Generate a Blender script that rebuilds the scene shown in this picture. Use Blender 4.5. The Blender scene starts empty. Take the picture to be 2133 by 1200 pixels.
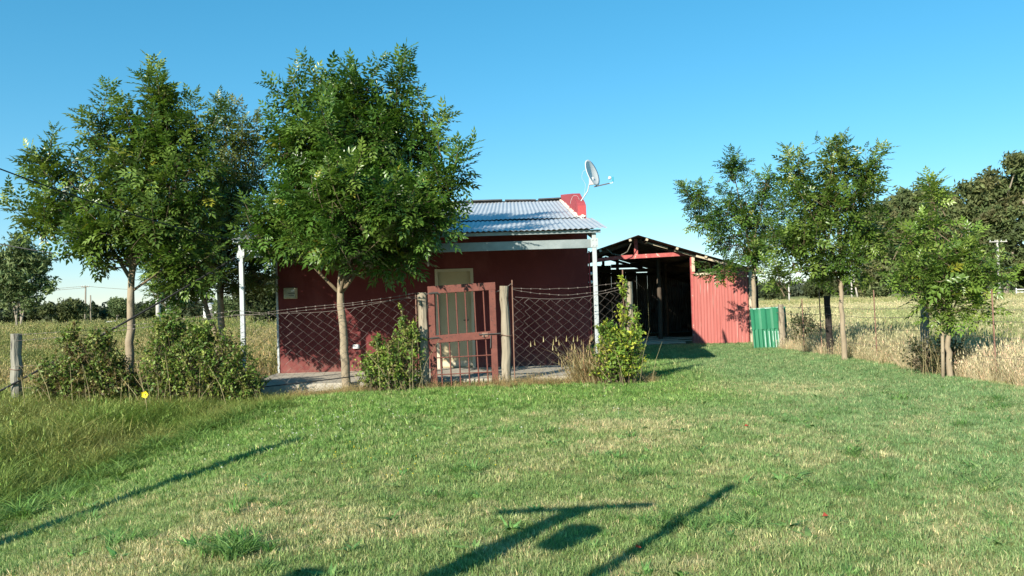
import bpy, math, random
import numpy as np
from mathutils import Vector, Matrix

R = math.radians
rng = np.random.default_rng(7)
random.seed(7)
scene = bpy.context.scene
col = scene.collection

# ------------------------------------------------------------------ camera
CAM_H = 1.4
cam_data = bpy.data.cameras.new('camera')
cam = bpy.data.objects.new('camera', cam_data)
col.objects.link(cam)
scene.camera = cam
cam_data.sensor_width = 36.0
cam_data.lens = 36.0 * 1700.0 / 2133.0
cam_data.clip_start = 0.05
cam_data.clip_end = 6000.0
cam.matrix_world = (Matrix.Translation((0, 0, CAM_H)) @ Matrix.Rotation(R(91.08), 4, 'X')
                    @ Matrix.Rotation(R(-1.7), 4, 'Z'))

# ------------------------------------------------------------------ world, sun, exposure
SUN_AZ, SUN_EL = 33.0, 25.8          # light travels forward and to the right
world = bpy.data.worlds.new('World')
scene.world = world
world.use_nodes = True
wn, wl = world.node_tree.nodes, world.node_tree.links
wn.clear()
w_out = wn.new('ShaderNodeOutputWorld')
w_bg = wn.new('ShaderNodeBackground')
w_sky = wn.new('ShaderNodeTexSky')
w_sky.sky_type = 'NISHITA'
w_sky.sun_disc = False
w_sky.sun_elevation = R(SUN_EL)
w_sky.sun_rotation = R(180 + SUN_AZ)
w_sky.altitude = 0
w_sky.air_density = 1.0
w_sky.dust_density = 0.0
w_sky.ozone_density = 6.0
w_bg.inputs['Strength'].default_value = 0.15
w_hs = wn.new('ShaderNodeHueSaturation')
w_hs.inputs['Saturation'].default_value = 1.36
w_hs.inputs['Hue'].default_value = 0.482
w_gm = wn.new('ShaderNodeGamma')
w_gm.inputs['Gamma'].default_value = 0.72
wl.new(w_sky.outputs[0], w_gm.inputs['Color'])
wl.new(w_gm.outputs[0], w_hs.inputs['Color'])
wl.new(w_hs.outputs[0], w_bg.inputs[0])
wl.new(w_bg.outputs[0], w_out.inputs[0])

sun_data = bpy.data.lights.new('sun', 'SUN')
sun_data.energy = 4.6
sun_data.angle = R(0.53)
sun_data.color = (1.0, 0.93, 0.80)
sun = bpy.data.objects.new('sun', sun_data)
col.objects.link(sun)
ce = math.cos(R(SUN_EL))
SUN_DIR = Vector((math.sin(R(SUN_AZ)) * ce, math.cos(R(SUN_AZ)) * ce, -math.sin(R(SUN_EL))))
sun.rotation_euler = SUN_DIR.to_track_quat('-Z', 'Y').to_euler()
sun.location = (-10, -15, 20)

scene.render.engine = 'CYCLES'
vs = scene.view_settings
vs.view_transform = 'Standard'
vs.look = 'None'
vs.exposure = 0.85
vs.gamma = 1.0
vs.use_curve_mapping = False
cy = scene.cycles
cy.max_bounces = 6
cy.diffuse_bounces = 1
cy.glossy_bounces = 2
cy.transmission_bounces = 4
cy.transparent_max_bounces = 4
cy.use_denoising = True

# ------------------------------------------------------------------ helpers
def tag(o, label=None, cat=None, group=None, kind=None):
    if label: o['label'] = label
    if cat: o['category'] = cat
    if group: o['group'] = group
    if kind: o['kind'] = kind
    return o


def empty(name, loc=(0, 0, 0), rz=0.0):
    o = bpy.data.objects.new(name, None)
    col.objects.link(o)
    o.location = loc
    o.rotation_euler = (0, 0, rz)
    o.empty_display_size = 0.2
    return o


def link_mesh(name, me, mat, parent=None):
    o = bpy.data.objects.new(name, me)
    col.objects.link(o)
    if mat is not None and not me.materials:
        me.materials.append(mat)
    if parent is not None:
        o.parent = parent
    return o


class MB:
    """collects geometry for ONE mesh"""
    def __init__(self):
        self.v, self.f, self.n = [], [], 0

    def add(self, verts, faces):
        self.v.extend(tuple(map(float, p)) for p in verts)
        self.f.extend(tuple(i + self.n for i in fc) for fc in faces)
        self.n += len(verts)
        return self

    def box(self, c, s, rot=None, jit=0.0):
        hx, hy, hz = s[0] / 2, s[1] / 2, s[2] / 2
        vs_ = [Vector((x, y, z)) for x in (-hx, hx) for y in (-hy, hy) for z in (-hz, hz)]
        if jit:
            vs_ = [p + Vector([random.uniform(-jit, jit) for _ in range(3)]) for p in vs_]
        if rot is not None:
            vs_ = [rot @ p for p in vs_]
        c = Vector(c)
        return self.add([p + c for p in vs_], [(0, 1, 3, 2), (4, 6, 7, 5), (0, 4, 5, 1), (2, 3, 7, 6), (0, 2, 6, 4), (1, 5, 7, 3)])

    def bar(self, a, b, w, h, up=(0, 0, 1)):
        a, b = Vector(a), Vector(b)
        d = (b - a)
        L = d.length
        d.normalize()
        up = Vector(up)
        s = d.cross(up)
        if s.length < 1e-4:
            s = d.cross(Vector((1, 0, 0)))
        s.normalize()
        u = s.cross(d)
        m = Matrix((s, d, u)).transposed()
        return self.box((a + b) / 2, (w, L, h), m)

    def tube(self, pts, rad, n=6, cap=True, wob=0.0):
        pts = [Vector(p) for p in pts]
        if not hasattr(rad, '__len__'):
            rad = [rad] * len(pts)
        rings, base = [], self.n
        prev = None
        for i, p in enumerate(pts):
            t = (pts[min(i + 1, len(pts) - 1)] - pts[max(i - 1, 0)])
            if t.length < 1e-9: t = Vector((0, 0, 1))
            t.normalize()
            ref = prev if prev is not None else (Vector((1, 0, 0)) if abs(t.x) < 0.9 else Vector((0, 1, 0)))
            s = (ref - t * ref.dot(t))
            if s.length < 1e-5: s = t.orthogonal()
            s.normalize()
            prev = s
            u = t.cross(s)
            ring = []
            for k in range(n):
                a = 2 * math.pi * k / n
                r = rad[i] * (1 + (random.uniform(-wob, wob) if wob else 0))
                ring.append(p + (s * math.cos(a) + u * math.sin(a)) * r)
            rings.append(ring)
        faces = []
        for i in range(len(pts) - 1):
            for k in range(n):
                a, b = i * n + k, i * n + (k + 1) % n
                faces.append((a, b, b + n, a + n))
        if cap:
            faces.append(tuple(reversed(range(n))))
            m = (len(pts) - 1) * n
            faces.append(tuple(range(m, m + n)))
        return self.add([p for r in rings for p in r], faces)

    def prism(self, poly, x0, x1, axis='X'):
        """extrude a closed polygon [(a, b)...] along an axis"""
        n = len(poly)
        def mk(a, b, e):
            return {'X': (e, a, b), 'Y': (a, e, b), 'Z': (a, b, e)}[axis]
        vs_ = [mk(a, b, x0) for a, b in poly] + [mk(a, b, x1) for a, b in poly]
        fs = [tuple(range(n - 1, -1, -1)), tuple(range(n, 2 * n))]
        for i in range(n):
            j = (i + 1) % n
            fs.append((i, j, j + n, i + n))
        return self.add(vs_, fs)

    def build(self, name, mat, parent=None, smooth=False, bevel=0.0):
        me = bpy.data.meshes.new(name)
        me.from_pydata(self.v, [], self.f)
        me.update()
        o = link_mesh(name, me, mat, parent)
        if smooth:
            me.polygons.foreach_set('use_smooth', [True] * len(me.polygons))
        if bevel:
            m = o.modifiers.new('bevel', 'BEVEL')
            m.width = bevel
            m.segments = 2
            m.limit_method = 'ANGLE'
        return o


def np_mesh(name, verts, faces, mat, parent=None, tint=None, smooth=False):
    """verts (N,3), faces (M,k) with constant k; tint (N,3) optional point colours"""
    me = bpy.data.meshes.new(name)
    nv, (nf, k) = len(verts), faces.shape
    me.vertices.add(nv)
    me.vertices.foreach_set('co', np.ascontiguousarray(verts, dtype=np.float32).ravel())
    me.loops.add(nf * k)
    me.loops.foreach_set('vertex_index', np.ascontiguousarray(faces, dtype=np.int32).ravel())
    me.polygons.add(nf)
    me.polygons.foreach_set('loop_start', np.arange(0, nf * k, k, dtype=np.int32))
    me.polygons.foreach_set('loop_total', np.full(nf, k, dtype=np.int32))
    if smooth:
        me.polygons.foreach_set('use_smooth', np.ones(nf, dtype=bool))
    me.update(calc_edges=True)
    if tint is not None:
        at = me.attributes.new('tint', 'FLOAT_COLOR', 'POINT')
        c = np.ones((nv, 4), dtype=np.float32)
        c[:, :3] = tint
        at.data.foreach_set('color', c.ravel())
    return link_mesh(name, me, mat, parent)


def sm(a, b, x):
    t = np.clip((np.asarray(x, dtype=float) - a) / (b - a), 0, 1)
    return t * t * (3 - 2 * t)


_lat = np.random.default_rng(3).random((256, 256))
def vnoise(x, y, s, ox=0.0):
    x = np.asarray(x, dtype=float) / s + 40.3 + ox
    y = np.asarray(y, dtype=float) / s + 71.7 + ox * 1.7
    xi, yi = np.floor(x).astype(int), np.floor(y).astype(int)
    fx, fy = x - xi, y - yi
    fx, fy = fx * fx * (3 - 2 * fx), fy * fy * (3 - 2 * fy)
    g = lambda a, b: _lat[a % 256, b % 256]
    return ((g(xi, yi) * (1 - fx) + g(xi + 1, yi) * fx) * (1 - fy)
            + (g(xi, yi + 1) * (1 - fx) + g(xi + 1, yi + 1) * fx) * fy)


def fbm(x, y, s, ox=0.0):
    return 0.5 * vnoise(x, y, s, ox) + 0.3 * vnoise(x, y, s * 0.45, ox + 9) + 0.2 * vnoise(x, y, s * 0.2, ox + 21)


def zg(x, y):
    """height of the ground"""
    x, y = np.asarray(x, dtype=float), np.asarray(y, dtype=float)
    dip = 0.55 * sm(-1.7, -5.6, x) * (1 - 0.62 * sm(9, 13.2, y)) * (1 - sm(15.5, 20, y))
    near = (1 - sm(26, 40, y)) * (1 - sm(10, 20, np.abs(x)))
    return -dip + near * 0.07 * (fbm(x, y, 3.1, 5) - 0.5) * (1 - sm(13.0, 14.0, y) * (1 - sm(23.5, 24.5, y)) * (1 - sm(1.8, 2.6, x)))


def gz(x, y):
    return float(zg(x, y))


# ------------------------------------------------------------------ materials
def new_mat(name):
    m = bpy.data.materials.new(name)
    m.use_nodes = True
    nt = m.node_tree
    return m, nt.nodes, nt.links, nt.nodes['Principled BSDF']


def ramp(nodes, links, fac, stops):
    r = nodes.new('ShaderNodeValToRGB')
    el = r.color_ramp.elements
    while len(el) < len(stops): el.new(0.5)
    for e, (p, c) in zip(el, stops):
        e.position = p
        e.color = (*c, 1)
    links.new(fac, r.inputs[0])
    return r.outputs[0]


def noise(nodes, links, scale, detail=4, rough=0.6, coord='Object', stretch=None):
    tc = nodes.new('ShaderNodeTexCoord')
    src = tc.outputs[coord]
    if stretch:
        mp = nodes.new('ShaderNodeMapping')
        mp.inputs['Scale'].default_value = stretch
        links.new(src, mp.inputs[0])
        src = mp.outputs[0]
    n = nodes.new('ShaderNodeTexNoise')
    n.inputs['Scale'].default_value = scale
    n.inputs['Detail'].default_value = detail
    n.inputs['Roughness'].default_value = rough
    links.new(src, n.inputs['Vector'])
    return n.outputs['Fac']


def surf(name, c1, c2, scale=6, rough=0.7, metal=0.0, c3=None, s3=20, t3=0.62, bump=0.15, bscale=40, stretch=None, coord='Object', spec=0.4):
    """two-tone weathered surface, with an optional third colour in blotches (chips, rust)"""
    m, n, l, b = new_mat(name)
    colr = ramp(n, l, noise(n, l, scale, stretch=stretch, coord=coord), [(0.3, c1), (0.7, c2)])
    if c3 is not None:
        f = noise(n, l, s3, 6, 0.65, coord=coord, stretch=stretch)
        mask = ramp(n, l, f, [(t3, (0, 0, 0)), (min(t3 + 0.05, 1), (1, 1, 1))])
        mx = n.new('ShaderNodeMix')
        mx.data_type = 'RGBA'
        l.new(mask, mx.inputs[0])
        l.new(colr, mx.inputs[6])
        mx.inputs[7].default_value = (*c3, 1)
        colr = mx.outputs[2]
    l.new(colr, b.inputs['Base Color'])
    b.inputs['Roughness'].default_value = rough
    b.inputs['Metallic'].default_value = metal
    b.inputs['Specular IOR Level'].default_value = spec
    if bump:
        bp = n.new('ShaderNodeBump')
        bp.inputs['Strength'].default_value = bump
        bp.inputs['Distance'].default_value = 0.02
        l.new(noise(n, l, bscale, 5, coord=coord, stretch=stretch), bp.inputs['Height'])
        l.new(bp.outputs[0], b.inputs['Normal'])
    return m


def leafy(name, instancer=False, transl=0.3, rough=0.5, spec=0.35, tcol=(1.25, 1.35, 0.6)):
    """foliage: colour from the 'tint' attribute, some light passing through"""
    m, n, l, b = new_mat(name)
    at = n.new('ShaderNodeAttribute')
    at.attribute_name = 'tint'
    at.attribute_type = 'INSTANCER' if instancer else 'GEOMETRY'
    out = n['Material Output']
    tcolr = at.outputs['Color']
    if instancer:
        bl = n.new('ShaderNodeAttribute')
        bl.attribute_name = 'blade'
        mb_ = n.new('ShaderNodeMix')
        mb_.data_type = 'RGBA'
        mb_.blend_type = 'MULTIPLY'
        mb_.inputs[0].default_value = 1.0
        l.new(at.outputs['Color'], mb_.inputs[6])
        l.new(bl.outputs['Color'], mb_.inputs[7])
        tcolr = mb_.outputs[2]
    l.new(tcolr, b.inputs['Base Color'])
    b.inputs['Roughness'].default_value = rough
    b.inputs['Specular IOR Level'].default_value = spec
    mul = n.new('ShaderNodeMix')
    mul.data_type = 'RGBA'
    mul.blend_type = 'MULTIPLY'
    mul.inputs[0].default_value = 1.0
    l.new(tcolr, mul.inputs[6])
    mul.inputs[7].default_value = (*tcol, 1)
    tr = n.new('ShaderNodeBsdfTranslucent')
    l.new(mul.outputs[2], tr.inputs[0])
    mix = n.new('ShaderNodeMixShader')
    mix.inputs[0].default_value = transl
    l.new(b.outputs[0], mix.inputs[1])
    l.new(tr.outputs[0], mix.inputs[2])
    l.new(mix.outputs[0], out.inputs[0])
    return m


M = {}
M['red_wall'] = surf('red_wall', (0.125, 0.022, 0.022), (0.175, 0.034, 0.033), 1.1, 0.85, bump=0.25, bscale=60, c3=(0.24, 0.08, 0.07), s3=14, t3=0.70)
def weather_wall(m):
    n, l = m.node_tree.nodes, m.node_tree.links
    b = n['Principled BSDF']
    src = b.inputs['Base Color'].links[0].from_socket
    tc = n.new('ShaderNodeTexCoord')
    sx = n.new('ShaderNodeSeparateXYZ')
    l.new(tc.outputs['Object'], sx.inputs[0])
    mr = n.new('ShaderNodeMapRange')
    mr.inputs['From Min'].default_value = 0.08
    mr.inputs['From Max'].default_value = 0.55
    mr.inputs['To Min'].default_value = 0.55
    mr.inputs['To Max'].default_value = 0.0
    l.new(sx.outputs['Z'], mr.inputs[0])
    mu = n.new('ShaderNodeMath'); mu.operation = 'MULTIPLY'
    l.new(mr.outputs[0], mu.inputs[0])
    l.new(ramp(n, l, noise(n, l, 9, 6, 0.7), [(0.35, (0, 0, 0)), (0.65, (1, 1, 1))]), mu.inputs[1])
    mx = n.new('ShaderNodeMix'); mx.data_type = 'RGBA'
    l.new(mu.outputs[0], mx.inputs[0]); l.new(src, mx.inputs[6]); mx.inputs[7].default_value = (0.26, 0.16, 0.12, 1)
    fd = n.new('ShaderNodeMix'); fd.data_type = 'RGBA'
    l.new(ramp(n, l, noise(n, l, 1.6, 5, 0.65, stretch=(1, 1, 0.45)), [(0.5, (0, 0, 0)), (0.72, (0.5, 0.5, 0.5))]), fd.inputs[0])
    l.new(mx.outputs[2], fd.inputs[6]); fd.inputs[7].default_value = (0.26, 0.075, 0.07, 1)
    l.new(fd.outputs[2], b.inputs['Base Color'])
weather_wall(M['red_wall'])
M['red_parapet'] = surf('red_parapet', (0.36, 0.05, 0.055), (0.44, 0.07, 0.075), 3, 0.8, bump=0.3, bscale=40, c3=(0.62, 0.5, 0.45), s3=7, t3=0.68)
M['cement'] = surf('cement', (0.40, 0.36, 0.29), (0.52, 0.47, 0.38), 2.5, 0.9, bump=0.2, bscale=50, c3=(0.30, 0.27, 0.21), s3=5, t3=0.62)
M['mortar'] = surf('mortar', (0.6, 0.55, 0.48), (0.72, 0.66, 0.58), 9, 0.9)
M['zinc'] = surf('zinc', (0.44, 0.47, 0.49), (0.53, 0.56, 0.58), 1.3, 0.55, 0.25, bump=0.05, bscale=15, c3=(0.44, 0.47, 0.48), s3=3, t3=0.6)
M['galv'] = surf('galv', (0.22, 0.26, 0.26), (0.32, 0.36, 0.36), 5, 0.5, 0.35, bump=0.08, c3=(0.16, 0.17, 0.16), s3=22, t3=0.70)
M['galv_white'] = surf('galv_white', (0.40, 0.43, 0.43), (0.50, 0.53, 0.53), 4, 0.5, 0.1, bump=0.05)
M['door'] = surf('door', (0.50, 0.41, 0.25), (0.58, 0.48, 0.30), 2.5, 0.6, bump=0.05)
M['door_frame'] = surf('door_frame', (0.55, 0.48, 0.34), (0.62, 0.54, 0.4), 5, 0.6, bump=0.05)
M['dark_metal'] = surf('dark_metal', (0.05, 0.05, 0.05), (0.09, 0.085, 0.08), 8, 0.6, 0.3, bump=0.05)
M['rust_red'] = surf('rust_red', (0.135, 0.042, 0.03), (0.19, 0.062, 0.044), 9, 0.75, 0.0, c3=(0.09, 0.04, 0.03), s3=26, t3=0.58, bump=0.2)
M['weathered'] = surf('weathered', (0.24, 0.20, 0.14), (0.40, 0.34, 0.25), 7, 0.9, bump=0.7, bscale=26, stretch=(1, 1, 0.12), c3=(0.13, 0.10, 0.07), s3=12, t3=0.56)
M['grey_post'] = surf('grey_post', (0.16, 0.15, 0.12), (0.32, 0.30, 0.24), 7, 0.9, bump=0.8, bscale=26, stretch=(1, 1, 0.12), c3=(0.07, 0.06, 0.05), s3=12, t3=0.55)
M['charred'] = surf('charred', (0.018, 0.014, 0.012), (0.04, 0.032, 0.026), 9, 0.9, bump=0.8, bscale=30, c3=(0.2, 0.17, 0.13), s3=5, t3=0.64)
M['plank'] = surf('plank', (0.40, 0.32, 0.24), (0.56, 0.47, 0.36), 5, 0.9, bump=0.4, bscale=30, stretch=(0.15, 1, 1))
M['bark'] = surf('bark', (0.26, 0.205, 0.135), (0.37, 0.30, 0.205), 8, 0.9, bump=0.5, bscale=30, stretch=(1, 1, 0.35), c3=(0.20, 0.16, 0.11), s3=9, t3=0.6)
M['twig'] = surf('twig', (0.12, 0.09, 0.055), (0.2, 0.15, 0.09), 9, 0.9, bump=0.2)
M['far_bark'] = surf('far_bark', (0.24, 0.20, 0.15), (0.36, 0.31, 0.24), 2, 0.9, bump=0.2)
M['wire'] = surf('wire', (0.16, 0.13, 0.11), (0.24, 0.20, 0.175), 6, 0.6, 0.25, bump=0)
M['rust_wire'] = surf('rust_wire', (0.20, 0.10, 0.07), (0.3, 0.17, 0.12), 6, 0.8, 0.1, bump=0)
M['black_rubber'] = surf('black_rubber', (0.012, 0.012, 0.012), (0.02, 0.02, 0.02), 5, 0.5, bump=0)
M['shed_red'] = surf('shed_red', (0.36, 0.10, 0.085), (0.48, 0.16, 0.14), 2.6, 0.75, c3=(0.50, 0.36, 0.31), s3=2.2, t3=0.60, stretch=(9, 9, 0.25), bump=0.1)
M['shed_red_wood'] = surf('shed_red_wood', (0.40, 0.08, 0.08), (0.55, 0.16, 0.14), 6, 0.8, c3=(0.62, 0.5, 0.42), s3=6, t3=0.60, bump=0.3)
M['bare_wood'] = surf('bare_wood', (0.48, 0.40, 0.28), (0.60, 0.52, 0.38), 6, 0.85, bump=0.3, stretch=(1, 1, 0.2))
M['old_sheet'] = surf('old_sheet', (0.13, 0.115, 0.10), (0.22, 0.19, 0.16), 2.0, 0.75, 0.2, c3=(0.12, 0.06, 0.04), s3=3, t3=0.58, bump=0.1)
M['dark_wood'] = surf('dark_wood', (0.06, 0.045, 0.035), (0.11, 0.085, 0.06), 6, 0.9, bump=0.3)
M['green_sheet'] = surf('green_sheet', (0.022, 0.17, 0.085), (0.03, 0.21, 0.105), 2.5, 0.45, bump=0.04, c3=(0.03, 0.20, 0.10), s3=4, t3=0.6)
M['pale_green'] = surf('pale_green', (0.33, 0.50, 0.42), (0.46, 0.62, 0.54), 4, 0.5, bump=0.04, c3=(0.04, 0.30, 0.15), s3=6, t3=0.55, stretch=(2, 1, 0.4))
M['dish_paint'] = surf('dish_paint', (0.70, 0.69, 0.66), (0.76, 0.75, 0.72), 3, 0.5, bump=0.02)
M['white_plastic'] = surf('white_plastic', (0.72, 0.72, 0.70), (0.8, 0.8, 0.78), 4, 0.4, bump=0)
M['teal'] = surf('teal', (0.02, 0.30, 0.36), (0.03, 0.36, 0.42), 4, 0.4, bump=0)
M['box_tan'] = surf('box_tan', (0.42, 0.40, 0.26), (0.52, 0.49, 0.33), 6, 0.5, bump=0.03)
M['box_glass'] = surf('box_glass', (0.20, 0.21, 0.13), (0.30, 0.31, 0.2), 8, 0.15, bump=0, spec=0.6)
M['black'] = surf('black', (0.02, 0.02, 0.018), (0.03, 0.03, 0.027), 8, 0.5, bump=0)
M['concrete_pole'] = surf('concrete_pole', (0.42, 0.40, 0.36), (0.55, 0.52, 0.47), 2, 0.9, bump=0.1)
M['old_pole'] = surf('old_pole', (0.20, 0.17, 0.13), (0.30, 0.26, 0.2), 2, 0.9, bump=0.1)
M['white_wall'] = surf('white_wall', (0.62, 0.62, 0.6), (0.72, 0.72, 0.7), 1, 0.8, bump=0)
M['far_roof'] = surf('far_roof', (0.3, 0.32, 0.34), (0.4, 0.42, 0.44), 1, 0.6, bump=0)
M['yellow'] = surf('yellow', (0.75, 0.60, 0.02), (0.85, 0.70, 0.04), 20, 0.6, bump=0)
M['stalk'] = surf('stalk', (0.36, 0.29, 0.14), (0.48, 0.4, 0.2), 20, 0.8, bump=0)
M['red_leaf'] = surf('red_leaf', (0.45, 0.06, 0.03), (0.55, 0.10, 0.05), 20, 0.6, bump=0)
M['cow_white'] = surf('cow_white', (0.7, 0.68, 0.62), (0.78, 0.76, 0.7), 1, 0.8, bump=0)
M['leaf'] = leafy('leaf', transl=0.24, rough=0.33, spec=0.5)
M['shrub_leaf'] = leafy('shrub_leaf', transl=0.25, rough=0.5)
M['far_leaf'] = leafy('far_leaf', transl=0.15, rough=0.65, spec=0.2, tcol=(1.1, 1.2, 0.7))
M['grass_blade'] = leafy('grass_blade', instancer=True, transl=0.30, rough=0.55, spec=0.25, tcol=(1.2, 1.2, 0.7))

# ------------------------------------------------------------------ ground
def lawn_mask(x, y):
    """1 where the grass is mown, 0 where it stands tall"""
    x, y = np.asarray(x, dtype=float), np.asarray(y, dtype=float)
    wob = (fbm(x, y, 1.3, 2) - 0.5) * 0.7
    left = -5.05 + 1.55 * sm(9.2, 13.4, y) + wob
    a = (x > left)
    right = 7.15 + 0.25 * (fbm(x, y, 0.8, 4) - 0.5) * 2 - 0.1 * sm(14, 20, y)
    b = (x < right)
    back = np.where(x > 2.0, 24.4, 13.75)
    return a & b & (y < back)


def dryness(x, y):
    """0 lush .. 1 straw, on the lawn"""
    f = fbm(x, y, 1.5, 11) * 0.45 + fbm(x, y, 0.45, 31) * 0.55
    d = sm(0.44, 0.68, f + 0.01)
    lush = sm(9.8, 11.6, y + 0.5 * x * 0.2) * (1 - sm(2.2, 4.0, x)) + sm(1.0, -3.0, x) * 0.85 * sm(5.5, 8, y)
    right = np.clip(sm(1.0, 4.0, x) * 0.55 + sm(12.8, 14.5, y) * 0.75, 0, 0.9)
    far_strip = np.exp(-((y - 12.4) / 1.0) ** 2) * sm(2.0, 3.0, x) * (1 - sm(4.5, 6, x)) * 0.5
    return np.clip(d * (1 - np.clip(lush, 0, 0.92)) - right * d + far_strip, 0, 1)


def ground_colour(x, y):
    lm = lawn_mask(x, y)
    d = dryness(x, y)
    lush = np.array([0.14, 0.20, 0.06])
    straw = np.array([0.38, 0.34, 0.17])
    c_l = lush + (straw - lush) * (0.35 + 0.65 * d)[:, None]
    f = fbm(x, y, 9.0, 41)
    g1, g2 = np.array([0.33, 0.30, 0.13]), np.array([0.19, 0.215, 0.075])
    c_f = g1 + (g2 - g1) * sm(0.35, 0.65, f)[:, None]
    soil = np.array([0.20, 0.15, 0.09])
    c_f = np.where(((x > 2.0) & (x < 8) & (y > 24.3) & (y < 36))[:, None], np.array([0.36, 0.28, 0.18]), c_f)
    strip = np.exp(-((y - 13.7) / 0.22) ** 2) * (x > -4) * (x < 2.3)
    c = np.where(lm[:, None], c_l, c_f)
    return c + (np.array([0.30, 0.23, 0.12]) - c) * (strip * 0.8)[:, None]


def axis(lo, hi, step, far):
    a = list(np.arange(lo, hi + 1e-6, step))
    s, x = step, hi
    pos = []
    while x < far:
        s *= 1.22
        x += s
        pos.append(x)
    s, x = step, lo
    neg = []
    while x > -far:
        s *= 1.22
        x -= s
        neg.append(x)
    return np.array(neg[::-1] + a + pos)


gx, gy = axis(-12, 12, 0.16, 3500), axis(-1, 26, 0.16, 3500)
GX, GY = np.meshgrid(gx, gy)
fx_, fy_ = GX.ravel(), GY.ravel()
gv = np.stack([fx_, fy_, zg(fx_, fy_)], 1)
ni, nj = len(gx), len(gy)
ii, jj = np.meshgrid(np.arange(ni - 1), np.arange(nj - 1))
q = (jj * ni + ii).ravel()
gf = np.stack([q, q + 1, q + 1 + ni, q + ni], 1)
gm, n_, l_, b_ = new_mat('ground_soil')
at = n_.new('ShaderNodeAttribute')
at.attribute_name = 'tint'
nz = noise(n_, l_, 55, 6, 0.75, coord='Object')
rc = ramp(n_, l_, nz, [(0.25, (0.55, 0.55, 0.5)), (0.75, (1.35, 1.3, 1.2))])
nz2 = noise(n_, l_, 0.35, 5, 0.7, coord='Object', stretch=(0.35, 1.6, 1))
rc2 = ramp(n_, l_, nz2, [(0.3, (0.82, 0.9, 0.75)), (0.7, (1.15, 1.08, 1.0))])
mxa = n_.new('ShaderNodeMix'); mxa.data_type = 'RGBA'; mxa.blend_type = 'MULTIPLY'; mxa.inputs[0].default_value = 1
l_.new(at.outputs['Color'], mxa.inputs[6]); l_.new(rc, mxa.inputs[7])
mxb = n_.new('ShaderNodeMix'); mxb.data_type = 'RGBA'; mxb.blend_type = 'MULTIPLY'; mxb.inputs[0].default_value = 1
l_.new(mxa.outputs[2], mxb.inputs[6]); l_.new(rc2, mxb.inputs[7])
l_.new(mxb.outputs[2], b_.inputs['Base Color'])
b_.inputs['Roughness'].default_value = 0.95
b_.inputs['Specular IOR Level'].default_value = 0.1
bp = n_.new('ShaderNodeBump'); bp.inputs['Strength'].default_value = 0.6; bp.inputs['Distance'].default_value = 0.02
l_.new(nz, bp.inputs['Height']); l_.new(bp.outputs[0], b_.inputs['Normal'])
ground = np_mesh('ground', gv, gf, gm, tint=ground_colour(fx_, fy_), smooth=True)
tag(ground, 'mown lawn and open grassy field around the red house', 'ground', kind='structure')

# ------------------------------------------------------------------ corrugated sheet
def corrugated(mb, origin, uvec, vvec, w, L, pitch=0.095, amp=0.009, rows=4, thick=0.003, seg=6, phase=0.0, jit=0.0, profile='sine'):
    """sheet spanned by u (across the waves) and v (along them)"""
    o, u, v = Vector(origin), Vector(uvec).normalized(), Vector(vvec).normalized()
    nrm = u.cross(v).normalized()
    nu = max(2, int(w / pitch * seg))
    top, bot = [], []
    for j in range(rows + 1):
        for i in range(nu + 1):
            a = w * i / nu
            t = 2 * math.pi * (a / pitch + phase)
            h = amp * math.sin(t)
            if profile == 'trap':
                h = amp * max(-1, min(1, 2.2 * math.sin(t)))
            if jit:
                h += jit * math.sin(a * 2.1 + j * 1.7 + phase)
            p = o + u * a + v * (L * j / rows) + nrm * h
            top.append(p + nrm * thick / 2)
            bot.append(p - nrm * thick / 2)
    k = len(top)
    fs = []
    for j in range(rows):
        for i in range(nu):
            a = j * (nu + 1) + i
            b = a + nu + 1
            fs.append((a, a + 1, b + 1, b))
            fs.append((a + k, b + k, b + 1 + k, a + 1 + k))
    for i in range(nu):
        fs.append((i, i + k, i + 1 + k, i + 1))
        a = rows * (nu + 1) + i
        fs.append((a, a + 1, a + 1 + k, a + k))
    for j in range(rows):
        a, b = j * (nu + 1), (j + 1) * (nu + 1)
        fs.append((a, b, b + k, a + k))
        a, b = a + nu, b + nu
        fs.append((a, a + k, b + k, b))
    mb.add(top + bot, fs)
    return mb

# ------------------------------------------------------------------ house
HX0, HX1, HY0, HY1 = -4.9, 1.6, 17.0, 22.5
SLAB = 0.09
house = empty('house', (0, 0, 0))
tag(house, 'small dark red house with corrugated metal roof and front porch', 'house')
DX0, DX1, DZ = -1.60, -0.80, 2.16
w = MB()
w.box(((HX0 + DX0) / 2, HY0 + 0.1, 1.55), (DX0 - HX0, 0.2, 3.1))
w.box(((DX1 + HX1) / 2, HY0 + 0.1, 1.55), (HX1 - DX1, 0.2, 3.1))
w.box(((DX0 + DX1) / 2, HY0 + 0.1, (DZ + 3.1) / 2), (DX1 - DX0 - 0.002, 0.196, 3.1 - DZ))
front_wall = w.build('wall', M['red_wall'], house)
w = MB()
for s, (xa, xb) in enumerate(((HX0 + 0.004, HX0 + 0.18), (HX1 - 0.18, HX1 - 0.004))):
    w = MB()
    w.prism([(HY0 + 0.004, 0), (HY1, 0), (HY1, 4.36), (18.4, 3.84), (17.25, 3.50), (HY0 + 0.004, 3.40), (HY0 + 0.004, 3.1)], xa, xb)
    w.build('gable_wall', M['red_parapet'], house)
w = MB(); w.box(((HX0 + HX1) / 2, HY1 - 0.1, 2.02), (HX1 - HX0 - 0.4, 0.18, 4.04))
w.build('wall', M['red_wall'], house)
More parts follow.
